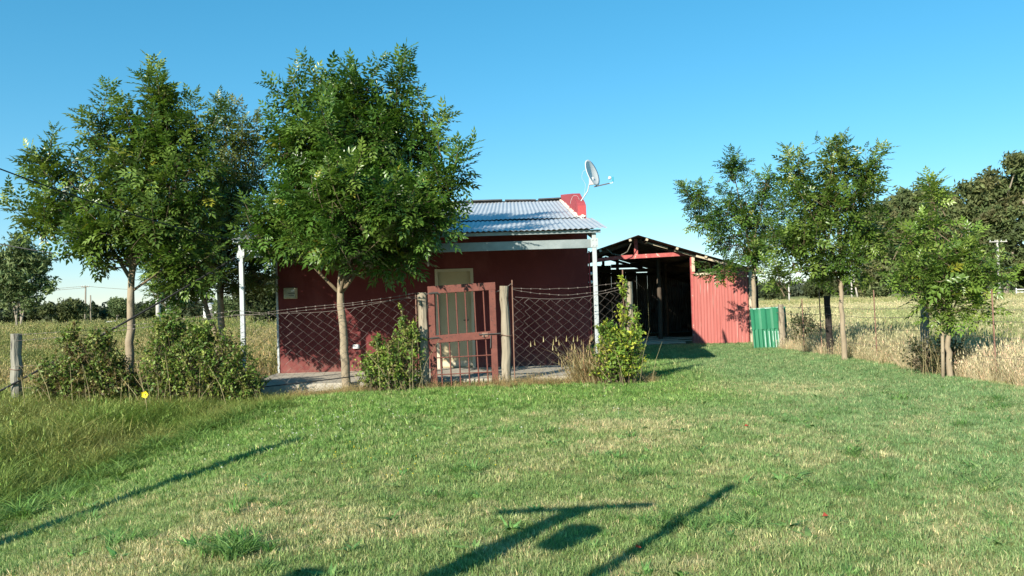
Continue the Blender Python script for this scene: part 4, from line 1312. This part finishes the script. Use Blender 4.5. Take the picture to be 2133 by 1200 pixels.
# coarse dark clumps
cx = np.array([-1.62, -1.5, -2.0, -2.6, 1.15, 0.9, 2.4, 2.9, 3.3, -0.5, 0.9, -0.6, 1.5, 4.6, 5.6, 5.2, 6.1, -3.5, -3.3, -3.8, 0.2, 3.7])
cyy = np.array([4.9, 4.75, 5.9, 5.3, 5.05, 5.2, 5.9, 7.1, 6.0, 6.9, 6.5, 6.1, 5.6, 8.4, 9.5, 10.6, 10.2, 6.6, 7.3, 5.9, 8.8, 9.4])
rep = 7
cX = np.repeat(cx, rep) + g.normal(size=len(cx) * rep) * 0.15
cY = np.repeat(cyy, rep) + g.normal(size=len(cx) * rep) * 0.11
rx_, ry_ = rand_in(420, -5, 7, 4, 14, g)
k = lawn_mask(rx_, ry_) & frustum(rx_, ry_)
cX, cY = np.concatenate([cX, rx_[k]]), np.concatenate([cY, ry_[k]])
cS = np.concatenate([g.uniform(.35, .75, len(cx) * rep), g.uniform(.22, .5, k.sum())])
cS[:14] *= 1.5
scatter('coarse_grass', 'coarse darker grass clumps standing out of the lawn', cX, cY, cS, jitter_tint(np.array([0.15, 0.28, 0.075]), len(cX), g), T_COARSE, 5, 53)
n = 900
wx, wy = rand_in(n, -5, 7, 3.6, 15, g)
k = lawn_mask(wx, wy) & frustum(wx, wy) & (fbm(wx, wy, 1.2, 77) > 0.47)
wx, wy = wx[k], wy[k]
scatter('lawn_weeds', 'small broad leaved weeds growing flat in the lawn', wx, wy, g.uniform(.6, 1.6, len(wx)), jitter_tint(np.array([0.14, 0.27, 0.075]), len(wx), g), T_WEED, 4, 68, cat='weeds')
# fringe of longer blades along the mown edge, left
n = 900
fy = g.uniform(5.2, 12.5, n)
fx = -5.0 + g.normal(size=n) * 0.25 + 1.5 * sm(9.2, 13.4, fy)
scatter('edge_grass', 'long green grass leaning over the mown edge', fx, fy, g.uniform(.5, 1.2, n), jitter_tint(np.array([0.15, 0.26, 0.06]), n, g), T_COARSE, 5, 54)
# tall grass, left verge
n = 16000
tx, ty = rand_in(n, -12.5, -2.8, 4.4, 14.4, g)
k = (~lawn_mask(tx, ty)) & frustum(tx, ty, 2.0) & ((ty < 13.6) | (tx < -5.0))
tx, ty = tx[k], ty[k]
f = fbm(tx, ty, 1.6, 61)
yel = sm(0.42, 0.8, f + 0.10 * sm(8.5, 12, ty))
tt = np.array([0.175, 0.265, 0.055])[None] * (1 - yel[:, None]) + np.array([0.27, 0.305, 0.09])[None] * yel[:, None]
tt *= g.uniform(.75, 1.25, (len(tx), 1))
hs = (0.55 + 0.55 * fbm(tx, ty, 1.1, 71)) * (0.5 + 0.5 * sm(-4.6, -6.0, tx)) * g.uniform(.75, 1.2, len(tx))
scatter('tall_grass', 'tall uncut green and yellow grass filling the ditch', tx, ty, hs, tt, T_TALL, 6, 55)
# left field behind the fence
n = 15000
tx, ty = rand_in(n, -40, -3.0, 14.0, 55, g)
k = frustum(tx, ty, 2.0) & ((tx < HX0 - 0.3) | (ty > HY1 + 0.5)) & (g.random(n) < np.clip(22 / ty, 0, 1))
tx, ty = tx[k], ty[k]
f = sm(0.35, 0.65, fbm(tx, ty, 5, 81))
tt = (np.array([0.19, 0.215, 0.06])[None] * (1 - f[:, None]) + np.array([0.36, 0.30, 0.13])[None] * f[:, None]) * g.uniform(.75, 1.2, (len(tx), 1))
scatter('field_grass', 'rough pasture grass behind the shrubs and fence', tx, ty, g.uniform(.45, .85, len(tx)) * (0.8 + ty / 90), tt, T_FIELD, 4, 56)
n = 700
tx, ty = rand_in(n, -8.2, -5.0, 14.4, 16.6, g)
scatter('dry_grass', 'dry straw grass between the shrubs behind the fence', tx, ty, g.uniform(.6, 1.0, n), jitter_tint(np.array([0.30, 0.23, 0.12]), n, g), T_DRY, 6, 57)
n = 9000
tx, ty = rand_in(n, -95, -8.0, 52, 135, g)
k = frustum(tx, ty, 2.0)
tx, ty = tx[k], ty[k]
f = sm(0.35, 0.65, fbm(tx, ty, 9, 83))
tt = (np.array([0.19, 0.225, 0.06])[None] * (1 - f[:, None]) + np.array([0.34, 0.30, 0.12])[None] * f[:, None]) * g.uniform(.7, 1.2, (len(tx), 1))
scatter('field_grass', 'far pasture grass around the lone gum and field poles', tx, ty, g.uniform(.9, 1.9, len(tx)), tt, T_FIELD, 4, 66)
n = 9000
tx, ty = rand_in(n, 18, 90, 82, 145, g)
k = frustum(tx, ty, 2.0)
tx, ty = tx[k], ty[k]
f = sm(0.35, 0.65, fbm(tx, ty, 9, 85))
tt = (np.array([0.24, 0.27, 0.09])[None] * (1 - f[:, None]) + np.array([0.48, 0.43, 0.21])[None] * f[:, None]) * g.uniform(.75, 1.2, (len(tx), 1))
scatter('field_grass', 'far straw coloured field grass below the gum grove', tx, ty, g.uniform(.9, 1.7, len(tx)), tt, T_FIELD, 4, 67)
# dry straw along the fence foot
n = 1500
tx = g.uniform(-4.2, 2.35, n)
ty = 13.78 + g.normal(size=n) * 0.11
k = ~((tx > -1.35) & (tx < -0.25) & (g.random(n) < 0.75))
tx, ty = tx[k], ty[k]
scatter('dry_grass', 'dry straw grass at the foot of the chain link fence', tx, ty, g.uniform(.10, .32, len(tx)), jitter_tint(np.array([0.40, 0.32, 0.15]), len(tx), g), T_DRY, 6, 58, tilt=0.9)
n = 420
tx, ty = rand_in(n, -4.9, 1.6, 13.92, 14.38, g)
scatter('lawn_grass', 'green grass strip between the fence and the porch slab', tx, ty, g.uniform(.8, 1.5, n), jitter_tint(np.array([0.08, 0.16, 0.03]), n, g), T_LUSH, 5, 59)
n = 60
tx = np.concatenate([g.normal(size=40) * 0.12 + 1.25, g.normal(size=20) * 0.25 + 0.4]); ty = 13.75 + g.normal(size=n) * 0.06
scatter('dry_grass', 'tall dry stalks by the yellow green creeper', tx, ty, g.uniform(.5, 1.25, n) * np.where(np.arange(n) < 40, 1, .4), jitter_tint(np.array([0.36, 0.29, 0.14]), n, g), T_DRY, 6, 60)
# right: tall straw along the side fence, then the field
n = 9000
tx, ty = rand_in(n, 6.95, 15.5, 8.0, 24.5, g)
k = (~lawn_mask(tx, ty)) & (tx > 7.02) & frustum(tx, ty, 2.0) & (g.random(n) < np.clip(1.25 - (tx - 7.1) / 4.5, 0.22, 1))
tx, ty = tx[k], ty[k]
edge = np.clip(1 - (tx - 7.0) / 2.6, 0, 1)
f = sm(0.36, 0.62, fbm(tx, ty, 2.4, 91)) * (1 - edge * 0.9)
tt = (np.array([0.62, 0.54, 0.34])[None] * (1 - f[:, None]) + np.array([0.22, 0.26, 0.09])[None] * f[:, None]) * g.uniform(.75, 1.2, (len(tx), 1))
hs = (0.62 + 0.35 * fbm(tx, ty, 1.4, 95)) * (0.55 + 0.45 * sm(7.05, 7.7, tx)) * g.uniform(.8, 1.15, len(tx))
scatter('dry_grass', 'tall pale straw grass along the side fence', tx, ty, hs, tt, T_DRY, 6, 61)
n = 26000
tx, ty = rand_in(n, 2, 60, 12, 85, g)
k = frustum(tx, ty, 2.0) & (tx > 8.2) & (g.random(n) < np.clip(26 / ty, 0, 1))
tx, ty = tx[k], ty[k]
f = sm(0.35, 0.65, fbm(tx, ty, 6, 97)) * (1 - sm(35, 70, ty) * 0.6)
tt = (np.array([0.56, 0.50, 0.28])[None] * (1 - f[:, None]) + np.array([0.29, 0.33, 0.13])[None] * f[:, None]) * g.uniform(.75, 1.2, (len(tx), 1))
scatter('field_grass', 'open field of pale green and straw grass beyond the side fence', tx, ty, g.uniform(.5, .9, len(tx)) * (0.8 + ty / 110), tt, T_FIELD, 4, 62)

# clover heads and yellow weed flowers: tiny tufts of petals
def flower_set(name, r):
    c = bpy.data.collections.new(name)
    mb = MB()
    mb.add([(r * math.cos(a), r * math.sin(a), 0.07) for a in np.linspace(0, 6.283, 7)[:-1]] + [(0, 0, 0.07 + r * .9), (0, 0, 0.07 - r * .7)], [(i, (i + 1) % 6, 6) for i in range(6)] + [((i + 1) % 6, i, 7) for i in range(6)])
    mb.add([(-.002, 0, 0), (.002, 0, 0), (0, 0, 0.07)], [(0, 1, 2)])
    me = bpy.data.meshes.new(name)
    me.from_pydata(mb.v, [], mb.f)
    ba_ = me.attributes.new('blade', 'FLOAT_COLOR', 'POINT')
    ba_.data.foreach_set('color', np.ones(4 * len(mb.v), dtype=np.float32))
    me.materials.append(M['grass_blade'])
    c.objects.link(bpy.data.objects.new('flower', me))
    return c
FL = flower_set('flower_heads', 0.0095)
n = 120
fx = np.concatenate([-2.2 + g.normal(size=80) * 0.6, g.uniform(-4, 1.5, 40)]); fyv = np.concatenate([9.9 + g.normal(size=80) * 1.0, g.uniform(8, 13.4, 40)])
scatter('clover_flowers', 'tiny white clover flowers in the lush grass', fx, fyv, g.uniform(.7, 1.2, n), np.tile([0.62, 0.64, 0.50], (n, 1)), FL, 1, 63, cat='flowers')
n = 45
fx = -1.25 + g.normal(size=n) * 0.55; fyv = 7.6 + g.normal(size=n) * 0.6
scatter('yellow_flowers', 'tiny yellow weed flowers scattered in the lawn', fx, fyv, g.uniform(.5, .9, n), np.tile([0.75, 0.6, 0.05], (n, 1)), FL, 1, 64, cat='flowers')

# ------------------------------------------------------------------ small things on the ground
fl = empty('wildflower', (-5.55, 12.3, gz(-5.55, 12.3)))
tag(fl, 'single large yellow wildflower in the tall grass below the shrub', 'flower')
mb = MB(); mb.tube([(0, 0, 0), (0.01, 0, 0.2), (0, -0.02, 0.43)], 0.006, 5); mb.build('stem', M['stalk'], fl)
for k in range(5):
    a = k * 2 * math.pi / 5
    mb = MB(); ux, uz = math.cos(a), math.sin(a)
    c = Vector((0, -0.03, 0.44))
    d_, e_ = Vector((ux, -0.35, uz)).normalized(), Vector((-uz, 0, ux))
    mb.add([c, c + d_ * 0.035 + e_ * 0.030, c + d_ * 0.062, c + d_ * 0.035 - e_ * 0.030, c + d_ * 0.035 + Vector((0, .008, 0))], [(0, 1, 4), (1, 2, 4), (2, 3, 4), (3, 0, 4)])
    mb.build('petal', M['yellow'], fl)
mb = MB(); mb.tube([(0, -0.022, 0.44), (0, -0.05, 0.44)], [0.014, 0.008], 8); mb.build('flower_centre', M['stalk'], fl)
for (x, y, s, lab) in ((0.66, 4.58, 0.022, 'small bright red fallen leaf lying among coarse grass clumps'), (2.38, 8.5, 0.035, 'dull red dry leaf lying on a straw patch of lawn'), (1.90, 5.12, 0.03, 'brownish red crumpled leaf lying on green lawn')):
    mb = MB(); mb.add([(-s, 0, .03), (0, -s * .6, .045), (s * 1.1, 0.0, .035), (0, s * .6, .05), (0.1 * s, 0, .03)], [(0, 1, 4), (1, 2, 4), (2, 3, 4), (3, 0, 4)])
    o = mb.build('fallen_leaf', M['red_leaf']); o.location = (x, y, gz(x, y)); o.rotation_euler = (0.3, 0.2, random.random() * 3)
    tag(o, lab, 'leaf')

# posts behind and beside the viewer, whose shadows fall on the lawn
def lone_post(name, label, x, y, h, r, arm=None, hang=None, mat='weathered'):
    root = empty(name, (x, y, gz(x, y)))
    tag(root, label, 'post')
    mb = MB(); post_mesh(mb, 0, 0, -0.1, h, r, (0, 0)); mb.build('shaft', M[mat], root)
    if arm:
        mb = MB(); mb.tube([(-arm[0], 0, h - 0.03), (0, 0, h - 0.0), (arm[1], 0, h + 0.02)], arm[2], 8); mb.build('cross_arm', M[mat], root)
    if hang:
        hx, hz = hang
        mb = MB(); mb.tube([(hx, 0, h), (hx, 0, hz + 0.12)], 0.006, 4); mb.build('hanger', M['rust_wire'], root)
        mb = MB(); mb.tube([(hx, 0, hz + 0.13), (hx, 0, hz + 0.10), (hx, 0, hz - 0.08), (hx, 0, hz - 0.10)], [0.04, 0.13, 0.11, 0.04], 10); mb.build('hanging_caster', M['rust_red'], root)  # unidentified rounded body, added out of view to cast the blob of shadow
    return root
k_ = 1 / math.tan(R(SUN_EL))
def foot_of(tipx, tipy, h):
    return tipx - h * k_ * math.sin(R(SUN_AZ)), tipy - h * k_ * math.cos(R(SUN_AZ))
x, y = foot_of(0.44, 5.62, 2.2); lone_post('timber_post', 'timber post with cross arm and unseen hanging shadow caster', x, y, 2.2, 0.095, (0.52, 0.47, 0.036), (0.32, 1.80))
x, y = foot_of(1.60, 6.08, 2.7); lone_post('timber_post', 'thin tall timber pole', x, y, 2.7, 0.045)
x, y = foot_of(-2.50, 9.0, 2.3); lone_post('timber_post', 'tall timber pole beside the ditch', x, y, 2.3 - gz(x, y), 0.17)
x, y = foot_of(-0.95, 4.62, 1.8); lone_post('timber_post', 'short thick timber post', x, y, 1.8, 0.10)

# ------------------------------------------------------------------ cables
def cable(name, label, pts, r, mat='black_rubber'):
    mb = MB(); mb.tube(pts, r, 5); o = mb.build(name, M[mat]); tag(o, label, 'cable'); return o
cable('overhead_cable', 'black service cable sloping down through the spreading ash tree to the porch', sag_line((-7.2, 4.5, 4.4), (-4.72, 14.4, 2.62), 0.35, 20), 0.009)
cable('overhead_cable', 'thin black cable sagging across the sky beside the willowy gum tree', sag_line((-14.5, 18.5, 4.0), (-4.92, 17.6, 2.6), 0.55, 20), 0.012)
cable('stay_cable', 'thick black stay cable running diagonally past the pale forked trunk', sag_line((-4.85, 14.35, 2.35), (-9.2, 13.25, gz(-9.2, 13.25) + 0.02), 0.05, 10), 0.018)

# ------------------------------------------------------------------ far trees
CL = [clump_template(s) for s in range(3)]
def far_tree(name, label, base, h, blobs, n, seed, colours, size, trunk_r=0.2, stems=1, group='trees around the field', narrow=False):
    g = np.random.default_rng(seed)
    random.seed(seed)
    root = empty(name, base)
    tag(root, label, 'tree', group)
    mb = MB()
    for s in range(stems):
        ox = (s - (stems - 1) / 2) * trunk_r * 1.6
        bl = blobs[s % len(blobs)]
        mb.tube([(ox, 0, -0.3), (ox * 1.2 + bl[0] * 0.12, 0, h * 0.12), (ox + (bl[0] - ox) * 0.5, bl[1] * .5, h * 0.40), (bl[0], bl[1], bl[2])], [trunk_r * 1.2, trunk_r, trunk_r * 0.7, trunk_r * 0.25], 7)
    mb.build('trunk', M['far_bark'], root, smooth=True)
    mb = MB()
    tot = sum((b[3] * b[4] * b[5]) ** 0.67 for b in blobs)
    pos, sc, ti = [], [], []
    cols = np.array(colours)
    for bl in blobs:
        c, r = np.array(bl[:3]), np.array(bl[3:6])
        m = int(n * (r[0] * r[1] * r[2]) ** 0.67 / tot)
        mb.tube([(0, 0, h * 0.25), tuple(c * [0.5, 0.5, 0.8]), tuple(c)], [trunk_r * .5, trunk_r * .35, trunk_r * .1], 5, False)
        # sub clumps make light and dark masses
        ns = max(4, int(m / 26))
        sd = unit(g.normal(size=(ns, 3)))
        sub = c + sd * r * (g.random((ns, 1)) ** 0.45)
        subc = cols[g.integers(len(cols), size=ns)] * g.uniform(0.75, 1.25, (ns, 1))
        w_ = g.integers(0, ns, m)
        rr = np.mean(r) * 0.20 + size * 0.4
        pos.append(sub[w_] + g.normal(size=(m, 3)) * rr * [1, 1, 0.75])
        sc.append(size * g.uniform(0.6, 1.4, m))
        ti.append(subc[w_] * g.uniform(0.8, 1.2, (m, 1)))
    mb.build('branches', M['far_bark'], root)
    pos, sc, ti = np.concatenate(pos), np.concatenate(sc), np.concatenate(ti)
    ax = g.normal(size=pos.shape)
    if narrow: ax[:, 2] -= 1.2
    nr = g.normal(size=pos.shape)
    V, F, T = [], [], []
    off = 0
    for k in range(3):
        s = slice(k, None, 3)
        v, f, t = place(CL[k][0], CL[k][1], pos[s], ax[s], nr[s], sc[s], ti[s])
        V.append(v); F.append(f + off); T.append(t); off += len(v)
    np_mesh('crown', np.concatenate(V), np.concatenate(F), M['far_leaf'], root, tint=np.concatenate(T))
    return root


def puff(cx, cz, w, h, n, g, dy=0.8, small=0.42):
    out = [(cx, 0, cz, w * 0.6, w * 0.6 * dy, h * 0.55)]
    for _ in range(n):
        a = g.uniform(0, 2 * math.pi)
        out.append((cx + w * 0.72 * math.cos(a) * g.uniform(.6, 1), g.normal() * w * 0.3, cz + h * 0.72 * math.sin(a) * g.uniform(.5, 1), w * small * g.uniform(.6, 1.1), w * small * dy, h * small * g.uniform(.6, 1.1)))
    return out


EUC = [(0.095, 0.128, 0.045), (0.118, 0.152, 0.055), (0.14, 0.16, 0.06), (0.075, 0.10, 0.038), (0.12, 0.118, 0.048)]
DARK = [(0.045, 0.062, 0.024), (0.06, 0.08, 0.03), (0.07, 0.085, 0.034)]
GUM = [(0.13, 0.175, 0.065), (0.16, 0.20, 0.08), (0.105, 0.15, 0.055)]
gg = np.random.default_rng(90)
euc_spec = [(58.5, 128, 16.0, 4.6, 'brown olive gum tree at the outer end of the tall grove'), (64.5, 130, 18.6, 5.4, 'rounded olive gum tree next to the end of the tall grove'),
            (71.0, 132, 19.2, 5.8, 'broad olive gum tree in the middle of the tall grove'), (77.5, 129, 22.6, 6.0, 'tallest gum tree rising behind the pale utility pole'),
            (84.5, 131, 22.4, 6.2, 'dark gum tree at the deep end of the tall grove'), (91.5, 130, 22.5, 6.2, 'gum tree closing the far side of the tall grove'),
            (68.0, 140, 18.0, 6.0, 'gum tree in the second row between the olive gum trees'), (75.0, 141, 19.0, 6.0, 'shaded gum tree in the second row of the grove')]
for k, (x, y, h, w_, lab) in enumerate(euc_spec):
    bl = puff(0, h * 0.70, w_ * 0.85, h * 0.30, 10, gg) + puff(0, h * 0.34, w_ * 0.9, h * 0.32, 9, gg)
    far_tree('gum_tree', lab, (x, y, 0), h, bl, 4600, 200 + k, EUC if k % 2 else EUC[1:], 0.85, 0.42, 2)
for k, (x, y, h, w_, lab) in enumerate(((57.5, 150, 5.8, 4.2, 'low rounded dark conifer behind the thin pale trunk'), (66.0, 152, 6.6, 3.6, 'dark conifer beside the paired field poles'), (73, 150, 7, 3.5, 'dark conifer in front of the tall gum grove'), (51.0, 160, 3.6, 4.5, 'low dark bush on the field edge beyond the green sheet'))):
    far_tree('conifer', lab, (x, y, 0), h, puff(0, h * 0.5, w_ * 0.8, h * 0.42, 7, gg), 1900, 220 + k, DARK, 0.7, 0.2, 1)
far_tree('gum_tree', 'tall willowy pale green gum tree alone in the field', (-57.5, 95, 0), 11, [(0.3, 0, 9.3, 2.2, 2, 1.6), (-1.6, 0, 8.2, 1.8, 1.8, 1.6), (2.3, 0, 7.6, 1.6, 1.5, 1.8), (0, 0, 6.6, 2.8, 2.2, 1.6), (2.9, 0, 5.4, 1.3, 1.3, 1.3), (-2.2, 0, 5.4, 1.8, 1.5, 1.6), (0.8, 0, 4.2, 1.4, 1.2, 1.3), (-1.4, 0, 3.4, 1.4, 1.2, 1.1)], 2600, 231, GUM, 0.5, 0.10, 4, narrow=True)
far_tree('bush_tree', 'small round bush tree in the field next to the willowy gum', (-60.5, 110, 0), 3.9, puff(0, 2.3, 2.5, 1.7, 6, gg), 1500, 232, [(0.075, 0.095, 0.035), (0.10, 0.115, 0.04)], 0.45, 0.12, 2)
far_tree('bush_tree', 'small wispy field tree behind the pale forked trunk', (-63.0, 130, 0), 4.0, puff(0, 2.6, 1.9, 1.4, 5, gg), 900, 233, GUM, 0.5, 0.1, 1)
for k, (x, y, h, w_, lab) in enumerate(((-21.8, 70, 5.4, 1.5, 'dark narrow conifer showing beside the white corner of the house'), (-19.6, 71, 6.0, 1.7, 'dark conifer half hidden behind the red house wall'), (-25.5, 95, 3.6, 1.6, 'small dark tree behind the porch post'), (-34.5, 100, 3.4, 1.6, 'small bright green tree near the distant white shed'))):
    far_tree('conifer' if k < 2 else 'bush_tree', lab, (x, y, 0), h, puff(0, h * 0.5, w_ * 1.25, h * 0.5, 9, gg), 2400, 240 + k, DARK if k < 3 else GUM, 0.36, 0.15, 1)

# distant hedges and tree line: one mass each
def tree_mass(name, label, spans, seed, colours, size, step):
    g = np.random.default_rng(seed)
    cols = np.array(colours)
    pos, sc, ti = [], [], []
    for (xa, xb, y, ha, hb) in spans:
        for x in np.arange(xa, xb, step):
            h = g.uniform(ha, hb) * (0.6 + 0.8 * vnoise(x, y, step * 6, seed))
            w_ = step * g.uniform(0.7, 1.4)
            m = 46
            cc = cols[g.integers(len(cols))] * g.uniform(0.8, 1.2)
            d_ = unit(g.normal(size=(m, 3)))
            p = np.array([x, y + g.normal() * step, h * 0.5]) + d_ * [w_, w_, h * 0.5] * (g.random((m, 1)) ** 0.4)
            pos.append(p); sc.append(size * g.uniform(.6, 1.4, m)); ti.append(cc * g.uniform(.8, 1.2, (m, 1)))
    pos, sc, ti = map(np.concatenate, (pos, sc, ti))
    v, f, t = place(CL[0][0], CL[0][1], pos, g.normal(size=pos.shape), g.normal(size=pos.shape), sc, ti)
    o = np_mesh(name, v, f, M['far_leaf'], tint=t)
    tag(o, label, 'trees', kind='stuff')
tree_mass('distant_hedge', 'dark scrub and hedges across the far side of the fields', [(-170, -40, 210, 2.5, 4.5), (-120, -30, 260, 3, 5), (40, 75, 240, 3, 6)], 301, [(0.045, 0.06, 0.025), (0.06, 0.075, 0.03)], 1.4, 2.2)
tree_mass('distant_treeline', 'hazy blue green line of trees on the horizon', [(-620, 620, 800, 9, 17), (-500, 520, 700, 6, 12)], 302, [(0.05, 0.065, 0.04), (0.06, 0.075, 0.045)], 5.0, 8.0)  # distance haze is put into the bluer leaf colours

# ------------------------------------------------------------------ poles and far buildings
def pole(name, label, x, y, h, r, mat, arm=0.0, lean=0.0, arm_z=0.25):
    root = empty(name, (x, y, 0))
    tag(root, label, 'pole', 'poles in the fields')
    mb = MB(); mb.tube([(0, 0, -0.3), (lean * 0.5, 0, h * 0.5), (lean, 0, h)], [r * 1.15, r, r * 0.8], 8); mb.build('shaft', M[mat], root, smooth=True)
    if arm:
        mb = MB(); mb.box((lean, -r * 1.2, h - arm_z), (arm * 2, 0.10, 0.12)); a = mb.build('cross_arm', M[mat], root)
        for s in (-0.9, -0.35, 0.35, 0.9):
            mb = MB(); mb.tube([(lean + s * arm, -r * 1.2, h - arm_z + 0.06), (lean + s * arm, -r * 1.2, h - arm_z + 0.2), (lean + s * arm, -r * 1.2, h - arm_z + 0.26)], [0.03, 0.06, 0.03], 6); mb.build('insulator', M['white_plastic'], a)
    return root
pole('utility_pole', 'pale concrete utility pole with cross arm before the gum grove', 71.6, 120, 8.6, 0.17, 'concrete_pole', 1.3)
pole('utility_pole', 'dark wooden utility pole with short cross arm in the field', -78.6, 150, 7.0, 0.16, 'old_pole', 0.7, 0.25)
pole('utility_pole', 'shorter bare wooden pole next to the dark utility pole', -77.5, 150, 5.2, 0.14, 'old_pole')
pole('utility_pole', 'white concrete post standing behind the two shrubs', -43.4, 100, 4.6, 0.30, 'concrete_pole', 0.0)
pole('utility_pole', 'upright pale pole of the crossed pair below the ash crown', 62.4, 150, 5.4, 0.16, 'concrete_pole')
pole('utility_pole', 'slanting pale pole of the crossed pair below the ash crown', 63.6, 150, 5.2, 0.16, 'concrete_pole', 0.0, -1.0)
pole('utility_pole', 'thin pale post in the field beyond the green sheet', 37.3, 110, 3.0, 0.10, 'concrete_pole')
for (xa, ya, za, xb, yb, zb) in ((-78.4, 150, 6.9, -150, 170, 8), (-78.4, 150, 6.6, -150, 170, 7.6), (-78.4, 150, 6.9, -40, 150, 6)):
    mb = MB(); mb.tube(sag_line((xa, ya, za), (xb, yb, zb), 1.0, 12), 0.035, 4)
    tag(mb.build('power_line', M['grey_post']), 'thin power line strung from the dark wooden utility pole', 'power line', 'power lines on the wooden pole')
mb = MB(); mb.tube(sag_line((71.6, 120, 8.5), (60, 60, 20), 0.5, 8), 0.02, 4)
lo = mb.build('power_line', M['grey_post']); tag(lo, 'power line rising from the concrete pole above the gum grove', 'power line')
fb = empty('farm_shed', (-43.9, 120, 0))
tag(fb, 'tiny distant white farm shed with grey roof between tree trunks', 'shed')
mb = MB(); mb.box((0, 0, 1.1), (2.0, 3, 2.2)); mb.build('wall', M['white_wall'], fb)
mb = MB(); mb.prism([(-1.2, 2.2), (1.2, 2.2), (0, 2.8)], -1.7, 1.7, 'Y'); mb.build('roof', M['far_roof'], fb)
mb = MB(); mb.box((0.2, -1.51, 0.9), (0.8, 0.04, 1.8)); mb.build('door', M['dark_metal'], fb)
# far white field gate at the right
fg = empty('field_gate', (74.5, 118, 0))
tag(fg, 'white timber field gate below the gum grove', 'gate')
for k in range(3):
    mb = MB(); mb.box((0.4, 0, 0.45 + 0.4 * k), (4.2, 0.06, 0.13)); mb.build('rail', M['white_wall'], fg)
for x in (-1.6, 0.4, 2.4):
    mb = MB(); mb.box((x, 0.07, 0.7), (0.15, 0.08, 1.5)); mb.build('upright', M['white_wall'], fg)
# a cow lying far away
cow = MB()
cow.tube([(-0.95, 0, 0.55), (-0.8, 0, 0.62), (-0.3, 0, 0.60), (0.4, 0, 0.62), (0.8, 0, 0.72), (1.05, 0, 0.95), (1.25, 0, 1.02), (1.5, 0, 0.85), (1.6, 0, 0.78)], [0.10, 0.38, 0.48, 0.46, 0.34, 0.20, 0.17, 0.13, 0.06], 10)
for (x, s) in ((-0.6, -1), (-0.6, 1), (0.6, -1), (0.6, 1)):
    cow.tube([(x, s * 0.25, 0.45), (x + 0.1, s * 0.45, 0.15), (x + 0.5, s * 0.42, 0.06)], [0.16, 0.10, 0.05], 6)
o = cow.build('cow', M['cow_white'], smooth=True)
o.location = (-58.2, 118, 0); o.rotation_euler = (0, 0, 0.2); o.scale = (0.55, 0.55, 0.55)
tag(o, 'white cow lying far off in the field', 'cow')

for o in bpy.data.objects:
    if o.parent is not None and o.name.split('.')[0] in ('crown', 'foliage', 'dry_stalks', 'branches', 'stems', 'wire_mesh'):
        o['kind'] = 'stuff'
